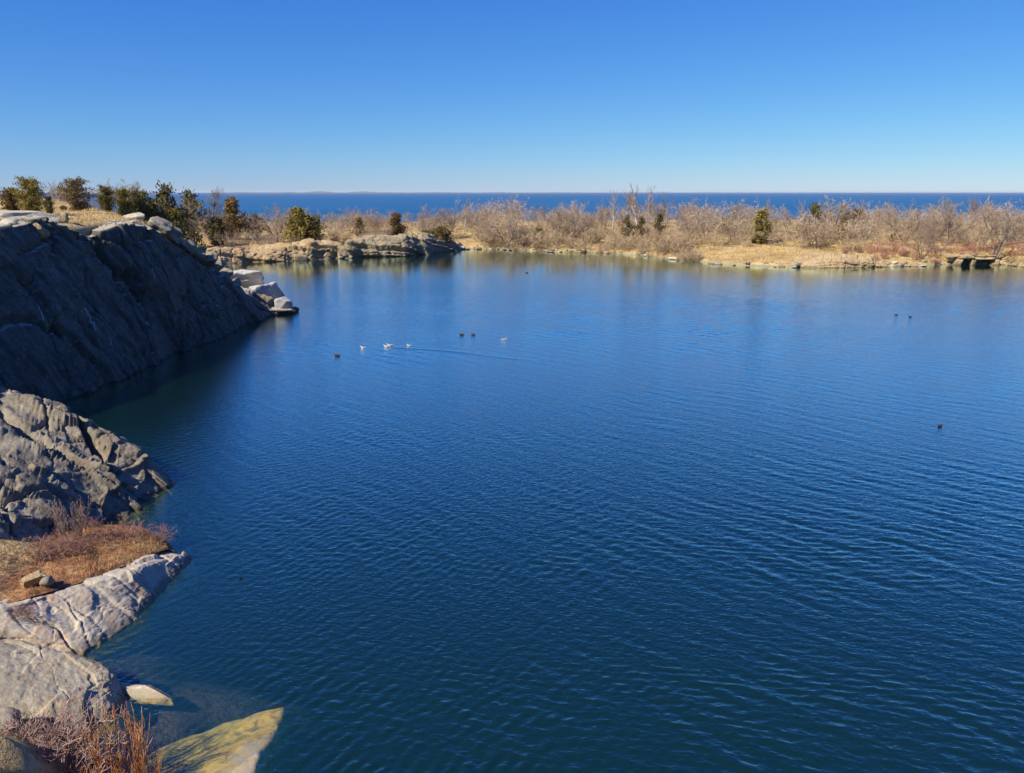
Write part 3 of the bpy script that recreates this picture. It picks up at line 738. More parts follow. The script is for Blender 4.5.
# ------------------------------------------------------------------ stones on top of the cliff
def gp(u, Y, dz=0.0):
    """ground point in direction of column u at distance Y"""
    x = (u - 512) / FPX * (Y * CP + 9.0 * SP)
    x = (u - 512) / FPX * (Y * CP + (CAM_H - gz(x, Y)) * SP)
    return np.array((x, Y, gz(x, Y) + dz))
stone(boulder_mesh(21, (4.6, 2.2, 1.0), M_CLIFFTOP, 16, 5, 0.07), (-32.2, 48.2, 9.25), (0, 0.03, 0.25), 'domed_rock', 'long pale domed rock crowning the left end of the cliff')
stone(boulder_mesh(22, (1.1, 0.6, 0.5), M_CLIFFTOP, 12, 4, 0.06), at_y(133, 214, 64) - (0, 0, .3), (0, 0, 0.1), 'boulder', 'cream boulder on the grassy cliff top before the dark cedars')
for k, (u, v, Y, s, lab) in enumerate([(8, 226, 43, .5, 'small tan rock on the cliff edge below the domed rock'), (38, 230, 44, .55, 'brown rock in the gap below the domed rock on the cliff'),
                                       (64, 217, 49, .32, 'grey rock right of the domed rock at the cliff edge'), (90, 243, 49, .6, 'pale wedge rock standing in the cliff notch'),
                                       (100, 240, 50, .45, 'tan rock lodged behind the wedge in the cliff notch')]):
    stone(boulder_mesh(30 + k, (s * 1.2, s, s * .8), [M_CLIFFTOP, M_TAN, M_GREY, M_CLIFFTOP, M_TAN][k], 9, 4, .06), at_y(u, v, Y), (k, .3 * k, k * 1.3), 'cliff_top_rock', lab)
RR = [(161, 226, 56, .95), (170, 233, 57, 1.0), (178, 240, 58, .8), (187, 247, 59, 1.05), (197, 253.5, 60.5, .9), (207, 260, 62, 1.0), (216, 266.5, 63.5, .85), (225, 275, 65, .9), (233, 285, 66.5, .8)]
WORD = ['topmost', 'second', 'third', 'fourth', 'fifth', 'sixth', 'seventh', 'eighth', 'lowest']
for k, (u, v, Y, q) in enumerate(RR):
    stone(boulder_mesh(40 + k, (q * 1.25, q * .9, q * .72), M_RIDGE, 20, 4, .12, .3), at_y(u, v, Y), (.25, .45, .2 + k * .5), 'ridge_rock', WORD[k] + ' of the broken rocks stepping down the sunlit cliff ridge', group='rocks down the cliff ridge')

# white quarried blocks at the tip of the cliff
def blk(seed, u, v, Y, size, rot, mat, lab, name='quarried_block'):
    stone(block_mesh(seed, size, mat, 26, .12, .2), at_y(u, v, Y), rot, name, lab, group='blocks at the cliff tip')
blk(1, 243, 281, 72.5, (1.75, 1.1, 1.0), (.05, .08, .35), M_WHITE, 'wide pale block with a flat white top, back of the cliff tip')
blk(2, 268, 295, 71.5, (1.2, .9, 1.05), (.05, -.06, .55), M_WHITE, 'upright pale cube of rock in the middle of the cliff tip')
stone(boulder_mesh(63, (.9, .7, .75), M_WHITE, 8, 4, .05), at_y(282.5, 304, 70.6), (0, 0, .4), 'boulder', 'rounded cream boulder at the very end of the cliff tip', group='blocks at the cliff tip')
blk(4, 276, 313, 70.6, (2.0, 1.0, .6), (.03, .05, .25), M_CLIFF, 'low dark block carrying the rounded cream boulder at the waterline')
blk(5, 252, 300, 70.2, (1.3, .8, .9), (.1, .3, .2), M_GREY, 'tilted grey block leaning behind the upright cube at the tip')
blk(6, 238, 296, 69, (1.1, .8, .8), (.2, .35, .6), M_CLIFFTOP, 'jagged sunlit block left of the tip blocks on the ridge foot')

# ------------------------------------------------------------------ far bank ledges
def bank_ledge(name, label, pts, mat, seed, ps, amp):
    ctrl = []
    for u, vb, vt in pts:
        b = at_z(u, vb, 0.0); t = at_y(u, vt, b[1] + 1.6); t[2] = max(t[2], .35)
        ctrl.append([b + (0, -.6, -2.0), b + (0, -.05, -.1), b + (t - b) * .5 + (0, -.35, 0.05), t, t + (0, 2.5, .12), t + (0, 6, .15), t + (0, 9, -1.5)])
    e = empty(name, tuple(ctrl[len(ctrl) // 2][1] * (1, 1, 0)), label, 'rock')
    rock_sheet(e, ctrl, 80, 150, mat, amp=amp, scales=(3.2, 1.2, .4), seed=seed, piece_scale=ps, joint=(.16, .3), rough=.08, flip=False, blur=0, soft=.1, fstep=.2, plates=[((1, .15, .1), 2.6, .4, .22), ((.06, .30, 1), 1.15, .95, .2)])
bank_ledge('tan_rock_ledge', 'stepped tan rock ledge at the water behind the cliff tip', [(196, 265, 251), (215, 264.5, 250), (232, 263.5, 251), (250, 262.5, 250), (270, 262, 249), (290, 261, 246), (312, 260, 244), (338, 258.5, 246), (350, 258, 250)], M_TAN, 101, (2.8, 3, 1.4), (.10, .12, .12))
bank_ledge('grey_rock_ledge', 'grey rock face rising from the far water left of the dark gap', [(338, 258.7, 251), (348, 258.3, 243), (365, 257.2, 240), (385, 256.8, 238.5), (405, 256.3, 237.5), (425, 254.6, 238.5), (440, 252.6, 240.5), (452, 251, 243.5), (460, 250.4, 249)], M_GREY, 111, (2.6, 3, 2), (.10, .12, .12))
bank_ledge('pale_rock_shelf', 'low pale rock shelf at the far waterline below the lone cedar slope', [(800, 268.3, 264), (815, 268.3, 259.5), (835, 268, 257.5), (858, 267.5, 258), (876, 267.2, 261), (886, 267, 265)], M_TAN, 121, (3.6, 3, 3), (.12, .15, .15))

def far_block(seed, u, v, dY, size, rot, mat, lab, kind='block', group=None):
    Y = at_z(u, v, 0.0)[1] + dY
    p = at_y(u, v - 0.5, Y); p[2] = max(p[2], size[2] * .35)
    me = block_mesh(seed, size, mat, 9, .07, .15) if kind == 'block' else boulder_mesh(seed, size, mat, 9, 3, .06)
    stone(me, p, rot, 'shore_block' if kind == 'block' else 'shore_boulder', lab, group=group)
far_block(201, 284, 259, .5, (1.6, .9, 1.0), (0, 0, .1), M_PALE, 'bright cream square block at the foot of the tan ledge')
far_block(202, 300, 260.5, .3, (1.1, .8, .7), (.1, .1, .4), M_GREY, 'dark grey block at the waterline right of the cream square block')
far_block(203, 224, 259, 1, (1.2, .8, .7), (0, .2, .5), M_PALE, 'pale tilted block on the left end of the tan ledge')
far_block(204, 268, 256, 2, (.7, .7, 1.5), (.05, 0, .2), M_TAN, 'upright tan block standing left of the cream square block')
far_block(205, 250, 261.5, .2, (2.6, .9, .6), (0, -.06, .05), M_TAN, 'long low sloping rock along the water under the tan ledge')
far_block(206, 326, 258, .2, (1.8, .9, .5), (0, .05, .1), M_GREY, 'flat dark block at the water where tan ledge meets grey ledge')
far_block(207, 842, 265.5, .3, (1.5, .8, .7), (0, .1, .2), M_WHITE, 'white block at the far waterline on the pale rock shelf')
far_block(208, 856, 266, .4, (1.7, .9, .7), (0, -.05, -.1), M_WHITE, 'wide white block right of its smaller white neighbour on the far shore')
far_block(209, 868, 264.5, .8, (1.0, .7, .6), (.1, 0, .7), M_GREY, 'grey block between the white blocks and the bare shore tree')
far_block(210, 799, 266.5, -.3, (1.6, .9, .45), (0, .12, .3), M_GREY, 'dark low rock overhanging the water at the grassy slope')
far_block(211, 796, 258.5, 2.5, (1.5, .8, .3), (0, .02, 0), M_GREY, 'dark flat rock on the grass above the overhanging shore rock')
far_block(212, 462, 249.5, .4, (.9, .6, .5), (0, .1, .4), M_WHITE, 'small white block in the gap right of the grey ledge', 'boulder')
far_block(213, 990, 214.5, 30, (1.6, 1.0, .8), (0, 0, .3), M_PALE, 'pale boulder among bare shrubs high at the right edge', 'boulder')
far_block(214, 878, 246, 8, (1.9, .9, .5), (0, 0, .2), M_PALE, 'flat cream rock on the far bank below the thicket at right', 'boulder')
far_block(215, 215, 246, 6, (1.6, 1.0, .6), (0, .1, .3), M_GREY, 'flat grey rock above the left end of the tan ledge')
far_block(216, 200, 245, 9, (2.4, 1.2, .6), (0, -.1, .6), M_GREY, 'broad grey rock behind the sunlit cliff ridge')
far_block(217, 246, 243.5, 9, (1.5, 1.0, .5), (0, 0, .1), M_GREY, 'grey rock on the grass before the small dark cedar')
far_block(218, 268, 243, 9, (2.2, 1.0, .4), (0, 0, -.1), M_GREY, 'long dark rock lying on the grass above the tan ledge')
far_block(219, 292, 244, 8, (1.3, .9, .6), (0, 0, .5), M_TAN, 'tan rock on the ledge left of the green cedar clump')
rng = np.random.RandomState(5)
SB = [boulder_mesh(300 + k, (1, .8, .65), m, 9, 3, .06) for k, m in enumerate((M_GREY, M_TAN, M_TAN, M_GREY, M_PALE, M_GREY))]
grp = [(466, 690, 30, 'low grey or tan stone on the brushy far shore left of the pale dead snag', 'stones along the brushy far shore'), (690, 800, 7, 'stone at the foot of the grassy slope below the lone cedar', 'stones below the grassy slope'),
       (880, 958, 16, 'pale jumbled stone on the far shore left of the stone culvert', 'stones left of the culvert'), (994, 1030, 6, 'stone at the far right end of the shore beyond the culvert', 'stones right of the culvert')]
FU, FV = np.array([q[0] for q in FAR]), np.array([q[1] for q in FAR])
for ua, ub, n, lab, gname in grp:
    for k in range(n):
        u = ua + (ub - ua) * rng.rand()
        p = at_z(u, float(np.interp(u, FU, FV)), 0.0); p[1] += rng.uniform(-.2, 2.2)
        s = rng.uniform(.25, .85) * (0.8 if rng.rand() < .6 else 1.25)
        p[2] = max(.02, gz(p[0], p[1])) + .05 * rng.rand()
        o = stone(SB[rng.randint(6)], p, (rng.uniform(-.2, .2), rng.uniform(-.2, .2), rng.uniform(0, 6)), 'shore_stone', lab, group=gname)
        o.scale = (s * 1.3, s, s * .75)

# stone culvert on the right: lintel slabs on three piers with two dark openings
def culvert():
    b = at_z(973, 265.5, 0.0); b[1] += .35; Y = b[1]; px = FPX / (Y * CP + CAM_H * SP)
    e = empty('stone_culvert', (b[0], Y, 0), 'low stone culvert with two dark openings at the far right waterline', 'culvert')
    def piece(name, seed, ua, ub, z0, z1, d0, d1, mat):
        xa, xb = (ua - 512) / px, (ub - 512) / px
        me = block_mesh(seed, ((xb - xa) / 2, (d1 - d0) / 2, (z1 - z0) / 2), mat, 9, .04, .05)
        o = put(name, me, e); o.location = ((xa + xb) / 2 - b[0], (d0 + d1) / 2, (z0 + z1) / 2)
    piece('pier', 1, 954, 961.5, -.8, .98, -.2, 4.5, M_TAN)
    piece('pier', 2, 970.5, 977, -.8, .98, -.1, 4.5, M_TAN)
    piece('pier', 3, 990.5, 999, -.8, .96, -.2, 4.5, M_TAN)
    piece('lintel', 4, 957, 974.5, .90, 1.22, -.35, 4.6, M_TAN)
    piece('lintel', 5, 974.8, 993.5, .90, 1.24, -.4, 4.6, M_TAN)
    piece('back_wall', 6, 955, 998, -.9, 1.0, 4.3, 5.2, M_GREY)
culvert()
cb = at_z(973, 265.5, 0.0)
for k in range(11):
    q = rng.uniform(.35, .75)
    o = stone(SB[(0, 1, 3, 5)[k % 4]], (cb[0] + (k - 5) * .72 + rng.uniform(-.2, .2), cb[1] + .35 + rng.uniform(.1, 1.2), 1.22 + .25 * q), (rng.uniform(-.2, .2), rng.uniform(-.2, .2), rng.uniform(0, 6)), 'cap_stone', 'rough stone capping the low culvert at the far right', group='stones capping the culvert')
    o.scale = (q * 1.5, q, q * .6)

# ------------------------------------------------------------------ vegetation meshes
def ribbons(segs, seed):
    """far twigs: tapered flat slips, each turned its own way"""
    S = np.asarray(segs, float); n = len(S); r_ = np.random.RandomState(seed)
    d = S[:, 3:6] - S[:, :3]; x = np.cross(d, r_.normal(size=(n, 3))); x /= np.linalg.norm(x, axis=1, keepdims=True) + 1e-9
    a, b = x * (S[:, 6:7] * 1.2), x * (S[:, 7:8] * 1.2)
    V = np.stack((S[:, :3] - a, S[:, :3] + a, S[:, 3:6] + b, S[:, 3:6] - b), 1).reshape(-1, 3)
    return V, np.arange(4 * n).reshape(-1, 4)
def grow(seed, H, stems, spread, levels=4, kids=(4, 5, 4), ratio=.55, wig=.18, r0=.05, rmin=.010, up=.25, base_r=.15, lean=(0, 0), clear=.25, lite=False):
    """bare branching plant of height about H; returns (thick segments, twig segments)"""
    r = random.Random(seed); thick, twig = [], []
    def branch(p, d, L, rad, lev):
        n = 4 if lev == 0 else (3 if lev < levels - 1 else 2)
        if lite: n = 3 if lev == 0 else (2 if lev < levels - 1 else 1)
        pts = [p]; dd = d.copy()
        for k in range(n):
            dd = dd + Vector((r.gauss(0, wig), r.gauss(0, wig), r.gauss(0, wig) + up * .25)); dd.normalize()
            q = pts[-1] + dd * (L / n)
            a, b = rad * (1 - .75 * k / n), rad * (1 - .75 * (k + 1) / n)
            (thick if lev < min(2, levels - 1) else twig).append((*pts[-1], *q, max(a, rmin), max(b, rmin * .7)))
            pts.append(q)
        if lev < levels - 1:
            m = kids[min(lev, len(kids) - 1)]
            for j in range(m):
                t = (clear if lev == 0 else .15) + (1 - (clear if lev == 0 else .15)) * (j + r.random()) / m
                f = t * n; i = min(int(f), n - 1); q = pts[i].lerp(pts[i + 1], f - i)
                ax = Vector((r.gauss(0, 1), r.gauss(0, 1), r.gauss(0, .6) + up)); ax.normalize()
                nd = (dd * (.55 + .3 * r.random()) + ax * (.75)); nd.normalize()
                branch(q, nd, L * ratio * r.uniform(.75, 1.25) * (1.15 - .5 * t), rad * .5 * (1 - .4 * t), lev + 1)
    for s in range(stems):
        a = 2 * math.pi * (s + r.random() * .7) / stems; k = spread * (.3 + .7 * r.random()) if stems > 1 else spread * .3
        d = Vector((math.cos(a) * k + lean[0], math.sin(a) * k + lean[1], 1)); d.normalize()
        branch(Vector((math.cos(a) * base_r * (stems > 1), math.sin(a) * base_r * (stems > 1), -.1)), d, H * (.66 + .18 * r.random()), r0 * (.7 + .5 * r.random()), 0)
    return thick, twig
def fit_height(parts, H):
    z = max(s[5] for P in parts for s in P)
    k = H / z
    return [[(*(c * k for c in s[:6]), s[6], s[7]) for s in P] for P in parts]
class Plant:
    """shared meshes of one kind of bare plant, height 1 unit = H metres"""
    def __init__(s, seed, H, twigmat, barkmat=M_BARK, **kw):
        s.H = H
        a, b = fit_height(grow(seed, H, **kw), H)
        s.raw = (a, b)
        s.trunk = mesh_data('trunk', *tubes(a, 4), barkmat); s.crown = mesh_data('crown', *tubes(b, 3), twigmat)
    def place(s, name, loc, H, label, group=None, rz=0., wide=1.0, cat='tree', twigmat=None):
        e = empty(name, loc, label, cat, group)
        put('trunk', s.trunk, e); put('crown', s.crown, e)
        k = H / s.H; e.scale = (k * wide, k * wide, k); e.rotation_euler = (0, 0, rz)
        return e
TREES = {
    'shrub_a': Plant(1, 5, M_TWIG, stems=6, spread=.75, levels=4, kids=(6, 6, 5), r0=.05, rmin=.012),
    'shrub_b': Plant(2, 5, M_TWIG_TAN, stems=7, spread=.85, levels=4, kids=(6, 6, 5), r0=.05, rmin=.012),
    'shrub_c': Plant(3, 5, M_TWIG_GREY, stems=5, spread=.65, levels=4, kids=(7, 6, 5), r0=.06, rmin=.012),
    'shrub_r': Plant(4, 2, M_TWIG_RED, stems=10, spread=1.0, levels=3, kids=(9, 7), r0=.03, rmin=.010, clear=.05),
    'tree_a': Plant(5, 9, M_TWIG, stems=1, spread=.3, levels=5, kids=(9, 6, 5, 4), r0=.17, rmin=.013, wig=.12, up=.5, ratio=.5, clear=.28),
    'tree_b': Plant(6, 9, M_TWIG_GREY, stems=2, spread=.35, levels=5, kids=(8, 5, 5, 3), r0=.15, rmin=.013, wig=.14, up=.5, ratio=.48, clear=.3),
    'tree_c': Plant(7, 8, M_TWIG_GREY, stems=3, spread=.55, levels=5, kids=(6, 5, 5, 3), r0=.18, rmin=.014, wig=.22, up=.2, ratio=.55, clear=.25),
    'tree_p': Plant(8, 10, M_TWIG_GREY, barkmat=M_PALEBARK, stems=1, spread=.15, levels=4, kids=(16, 6, 5), r0=.16, rmin=.013, wig=.07, up=.9, ratio=.34, clear=.35),
}

def cedar_mesh(seed, H, R, shape='cone', leaf=.16, n_br=110, mat=M_CEDAR, flag=0.0):
    r = np.random.RandomState(seed); Vs, Fs, nv = [], [], 0
    tr = []
    trunk = [(0, 0, -.2, 0, 0, H * .5, .045 * H ** .8, .03 * H ** .8), (0, 0, H * .5, 0, 0, H * .93, .03 * H ** .8, .008)]
    cl = []
    for k in range(n_br):
        t = (k + r.rand()) / n_br
        z = H * (.05 + .93 * t)
        if shape == 'cone': w = R * (1 - t) ** .75 * (.7 + .6 * min(1, t * 5) * .5)
        elif shape == 'round': w = R * math.sqrt(max(.04, 1 - (2 * t - .9) ** 2 * .95))
        elif shape == 'open': w = R * (.35 + .65 * math.sin(math.pi * min(1, .15 + t)))
        else: w = R * (.25 + .9 * math.sin(math.pi * (.12 + .8 * t)) ** .8)
        w *= r.uniform(.38, 1.28)
        a = r.rand() * 2 * math.pi
        dx, dy = math.cos(a) * w + flag * w * r.uniform(.2, 1.2), math.sin(a) * w
        dz = w * (r.uniform(.1, .55) if shape != 'flag' else r.uniform(-.05, .25))
        tr.append((0, 0, z - .1 * H * .3, dx * .8, dy * .8, z + dz * .8, .018 * H ** .5, .006))
        for q in (.45, .7, .9, 1.05):
            if r.rand() < (.55 if shape == 'open' else .88): cl.append((dx * q, dy * q, z + dz * q))
    cl = np.array(cl); m = 11
    C = np.repeat(cl, m, 0) + r.normal(size=(len(cl) * m, 3)) * np.array((.9, .9, .75)) * leaf * 1.15
    n = len(C)
    a, b = r.normal(size=(n, 3)), r.normal(size=(n, 3))
    a[:, 2] += .5
    a /= np.linalg.norm(a, axis=1, keepdims=True); b -= a * (a * b).sum(1, keepdims=True); b /= np.linalg.norm(b, axis=1, keepdims=True)
    s = leaf * r.uniform(.6, 1.3, (n, 1))
    V = np.stack((C - b * s * .45, C + b * s * .45, C + a * s + b * s * .12, C + a * s * .9 - b * s * .12), 1).reshape(-1, 3)
    F = np.arange(4 * n).reshape(-1, 4)
    return mesh_data('crown', V, F, mat, False), mesh_data('trunk', *tubes(trunk + tr, 4), M_BARK)
CED = {
    'cone': (cedar_mesh(1, 4, 1.15, 'cone', .17, 120, M_CEDAR), 4), 'cone2': (cedar_mesh(2, 4, 1.3, 'cone', .17, 120, M_CEDAR_BR), 4),
    'dark': (cedar_mesh(3, 4, 1.2, 'egg', .17, 110, M_CEDAR_DK), 4), 'round': (cedar_mesh(4, 3, 1.6, 'round', .17, 130, M_CEDAR), 3),
    'roundbr': (cedar_mesh(5, 3, 1.4, 'round', .17, 120, M_CEDAR_BR), 3), 'open': (cedar_mesh(6, 5, 1.5, 'open', .2, 70, M_CEDAR_DK), 5),
    'flag': (cedar_mesh(7, 4, 1.9, 'flag', .16, 130, M_CEDAR_BR, flag=-.35), 4), 'full': (cedar_mesh(8, 4, 1.45, 'egg', .16, 150, M_CEDAR), 4),
    'flagbase': (cedar_mesh(9, 4, 1.7, 'cone', .18, 140, M_CEDAR), 4),
}
def cedar(kind, loc, H, label, group, rz=0., wide=1.0, name='cedar_tree'):
    (cr, tr), h = CED[kind]
    e = empty(name, loc, label, 'tree', group)
    put('trunk', tr, e); put('crown', cr, e)
    k = H / h; e.scale = (k * wide, k * wide, k); e.rotation_euler = (0, 0, rz)
    return e
def top_h(u, vtop, base):
    """height of a plant whose tip shows at row vtop"""
    return max(.4, at_y(u, vtop, base[1])[2] - base[2])

CT, FB = 'cedars on the cliff top', 'cedars on the far bank'
for u, Y, vt, kind, wide, rz, lab in [
    (33, 62, 181, 'full', 1.15, .3, 'bushy olive cedar behind the domed rock at far left'),
    (14, 66, 190, 'roundbr', 1.2, 1.0, 'bronze scrubby cedar at the left edge of the picture'),
    (50, 64, 197, 'dark', .9, 2.0, 'small dark cedar leaning on the bushy olive one'),
    (80, 74, 179, 'flag', 1.0, 0, 'windswept bronze cedar with branches swept to the left'),
    (64, 76, 206, 'roundbr', 1.4, 1.5, 'low brown cedar shrub at the foot of the windswept cedar'),
    (107, 78, 188, 'full', 1.0, 1.1, 'rounded olive cedar right of the windswept one'),
    (125, 80, 191, 'full', .95, 2.5, 'olive cedar behind the cream boulder'),
    (143, 82, 193, 'dark', 1.0, .8, 'dark cedar right of the cream boulder on the cliff top'),
    (154, 84, 205, 'roundbr', 1.0, 3.1, 'small dark cedar at the right end of the cliff top group')]:
    b = gp(u, Y, -.1); cedar(kind, b, top_h(u, vt, b), lab, CT, rz, wide * .78)
for u, Y, vt, kind, wide, rz, lab in [
    (171, 122, 186, 'open', .9, .4, 'tall thin brown cedar just right of the cliff top group'),
    (174, 112, 214, 'round', .55, 1.7, 'squat olive cedar under the tall thin brown one'),
    (195, 134, 192, 'open', .95, 1.3, 'dark cedar with a bare lower trunk behind the ridge'),
    (219, 136, 219, 'dark', 1.0, 2.2, 'small pointed dark cedar above the grassy bank'),
    (235, 146, 199, 'cone2', 1.05, .7, 'broad olive brown cedar in the middle of the left grove'),
    (257, 150, 214, 'open', 1.2, 2.9, 'flat topped olive cedar right of the broad one'),
    (300, 142, 209, 'flagbase', 1.1, 0, 'bright olive cedar clump on top of the tan ledge'),
    (313, 143, 217, 'dark', 1.1, 1.2, 'dark green cedar at the right side of the bright clump'),
    (360, 158, 218, 'cone2', 1.0, .2, 'small olive cedar rising from russet brush'),
    (397, 150, 214, 'cone2', 1.15, 1.9, 'orange brown conical cedar on the grey ledge'),
    (428, 148, 231, 'dark', 1.4, .9, 'low dark juniper hanging over the grey ledge'),
    (441, 149, 228, 'roundbr', 1.1, 2.1, 'round bronze juniper at the right end of the grey ledge'),
    (539, 156, 229, 'dark', .9, 1.4, 'dark slim juniper inside the brush of the far shore'),
    (626, 151, 216, 'open', .8, .1, 'dark pine crown left of the tall pale trees'),
    (641, 151, 217, 'open', .7, 2.6, 'dark pine crown between the tall pale trees'),
    (659, 151, 214, 'open', .9, 3.6, 'dark pine crown around the leaning pale snag'),
    (723, 152, 220, 'round', .8, .5, 'small yellow green bush left of the lone cedar'),
    (760, 139, 211, 'cone', 1.3, .6, 'lone dense conical cedar on the grassy far slope'),
    (755, 140, 232, 'dark', 1.3, 1.6, 'dark low skirt bush at the foot of the lone cedar'),
    (812, 150, 204, 'open', 1.0, .3, 'tall dark thin cedar among bare trees right of the lone cedar'),
    (801, 146, 226, 'round', .8, 1.1, 'olive juniper at the foot of the tall dark thin cedar'),
    (817, 144, 234, 'dark', .9, 2.2, 'small dark juniper at the edge of the grassy slope'),
    (838, 146, 226, 'round', 1.0, 3.0, 'round olive juniper right of the tall dark thin cedar'),
    (853, 150, 212, 'roundbr', .8, .2, 'bronze cedar tip in the thicket right of the round juniper'),
    (892, 140, 234, 'round', .9, 1.2, 'olive juniper behind the bare shore trees at right'),
    (1010, 138, 228, 'roundbr', .8, 2.2, 'brown juniper beside the dark trunk at the right edge')]:
    b = gp(u, Y, -.1); cedar(kind, b, top_h(u, vt, b), lab, FB, rz, wide)

BT = 'bare trees of the far bank'
for u, Y, vt, kind, wide, rz, lab in [
    (108, 118, 178, 'tree_b', 1.3, .4, 'pale bare tree behind the windswept cedar'), (124, 122, 180, 'tree_a', 1.2, 1.4, 'bare tree crown right behind the olive cedars'),
    (146, 120, 178, 'tree_b', 1.4, 2.2, 'bare tree crown above the dark cliff top cedar'), (184, 128, 196, 'shrub_c', 1.0, 0, 'grey bare shrub between the thin brown cedars'),
    (212, 140, 186, 'tree_a', 1.1, .8, 'tall bare tree left of the broad olive brown cedar'), (226, 144, 202, 'tree_b', 1.0, 2.8, 'thin bare tree touching the broad olive brown cedar'),
    (248, 148, 205, 'tree_b', 1.1, 1.2, 'bare grey tree between broad cedar and flat topped cedar'), (277, 146, 201, 'tree_c', 1.0, .5, 'pink grey bare tree left of the bright olive clump'),
    (290, 152, 206, 'tree_a', 1.0, 3.0, 'bare tree crown rising behind the bright olive clump'), (351, 165, 205, 'tree_c', 1.0, 1.0, 'dark forked bare tree before the sea, left of the small olive cedar'),
    (377, 166, 214, 'shrub_c', 1.1, .3, 'grey bare shrub between the two brown cedars on the bank'), (425, 160, 203, 'shrub_a', 1.25, .9, 'large round pink bare tree over the grey ledge'),
    (446, 163, 206, 'shrub_c', 1.0, 1.9, 'grey bare tree right of the large round pink one'), (464, 168, 204, 'tree_p', 1.5, .6, 'pale slender bare tree before the sea over the gap'),
    (480, 165, 209, 'tree_p', 1.3, 2.6, 'small pale bare tree right of the pale slender one'), (507, 152, 206, 'tree_c', 1.2, .2, 'grey bare tree with a dark leaning trunk at the far shore'),
    (523, 155, 222, 'shrub_b', 1.2, .8, 'yellowish bare shrub right of the dark leaning trunk'), (552, 158, 203, 'tree_c', 1.2, 1.8, 'pink bare tree with spreading crown in the middle of the bank'),
    (575, 157, 205, 'tree_c', 1.1, 3.4, 'spreading bare tree with dark limbs right of the pink one'), (592, 153, 224, 'shrub_b', 1.3, .1, 'tan bare shrub at the water left of the tall pale trees'),
    (612, 160, 188, 'tree_p', 1.15, .9, 'tall thin bare tree, leftmost of the pale tall ones'), (637, 157, 182, 'tree_p', 1.35, 2.0, 'tallest pale bare tree on the far bank'),
    (649, 160, 184, 'tree_p', 1.1, 4.0, 'second tallest bare tree just right of the tallest'), (664, 155, 199, 'tree_p', .9, 5.2, 'leaning pale dead snag right of the tall trees'),
    (603, 162, 197, 'tree_b', 1.1, .7, 'bare tree crown left behind the tall pale trees'), (627, 162, 190, 'tree_a', 1.0, 2.7, 'bare tree crown filling between the two tallest pale trees'), (657, 163, 191, 'tree_b', 1.0, 4.4, 'bare tree crown right behind the leaning pale snag'),
    (691, 165, 204, 'tree_p', 1.3, .9, 'thin tall bare tree left of the grassy slope'), (717, 168, 200, 'tree_b', 1.1, 2.0, 'tall grey bare tree behind the small yellow green bush'),
    (800, 166, 198, 'tree_p', 1.3, 1.0, 'thin tall bare tree left of the tall dark thin cedar'), (862, 166, 200, 'tree_b', 1.1, 3.0, 'tall grey bare tree behind the flat cream rock'),
    (886, 160, 202, 'tree_p', 1.3, .2, 'thin tall bare tree above the olive juniper at right'), (914, 158, 198, 'tree_b', 1.0, 1.2, 'tall grey bare tree behind the dark limbed shore tree'),
    (966, 156, 196, 'tree_a', 1.1, 2.2, 'tall bare tree right behind the tall spreading one'), (533, 168, 204, 'tree_p', 1.3, 1.2, 'thin pale bare tree right of the dark leaning trunk'),
    (678, 152, 232, 'shrub_c', 1.1, 1.1, 'grey bare bush hanging over the water right of the snag'), (700, 158, 215, 'shrub_b', 1.2, 2.1, 'tan bare shrub left of the grassy slope'),
    (727, 162, 203, 'tree_a', 1.2, .7, 'pink bare tree behind the small yellow green bush'), (744, 160, 206, 'tree_b', 1.1, 1.3, 'bare tree just left behind the lone cedar'),
    (769, 158, 198, 'tree_p', 1.3, 2.9, 'tall grey bare tree just right behind the lone cedar'), (788, 162, 205, 'tree_a', 1.2, 3.5, 'pink bare tree between lone cedar and tall thin cedar'),
    (832, 158, 201, 'tree_a', 1.3, .2, 'large pink bare tree behind the round olive juniper'), (846, 162, 203, 'tree_b', 1.3, 1.9, 'grey bare tree right of the large pink one'),
    (870, 152, 214, 'shrub_a', 1.2, 2.6, 'pink bare shrub above the flat cream rock'), (921, 121, 227, 'tree_c', 1.2, .4, 'dark limbed bare tree standing on the stones at the right shore'),
    (948, 136, 195, 'tree_c', 1.2, 2.4, 'tall spreading bare tree behind the stone culvert'), (936, 128, 216, 'shrub_c', 1.2, 3.3, 'grey bare shrub left in front of the tall spreading tree'),
    (904, 142, 208, 'shrub_c', 1.3, .7, 'grey bare shrub above the jumbled stones'), (994, 120, 199, 'tree_c', 1.0, 1.5, 'dark trunked bare tree at the right end of the culvert'),
    (1012, 134, 206, 'shrub_a', 1.2, .5, 'pink bare shrub at the right edge behind the dark trunk'), (976, 130, 214, 'shrub_b', 1.2, 1.8, 'tan bare shrub directly above the culvert lintel')]:
    b = gp(u, Y, -.1); TREES[kind].place('bare_tree', b, top_h(u, vt, b), lab, BT, rz, wide)
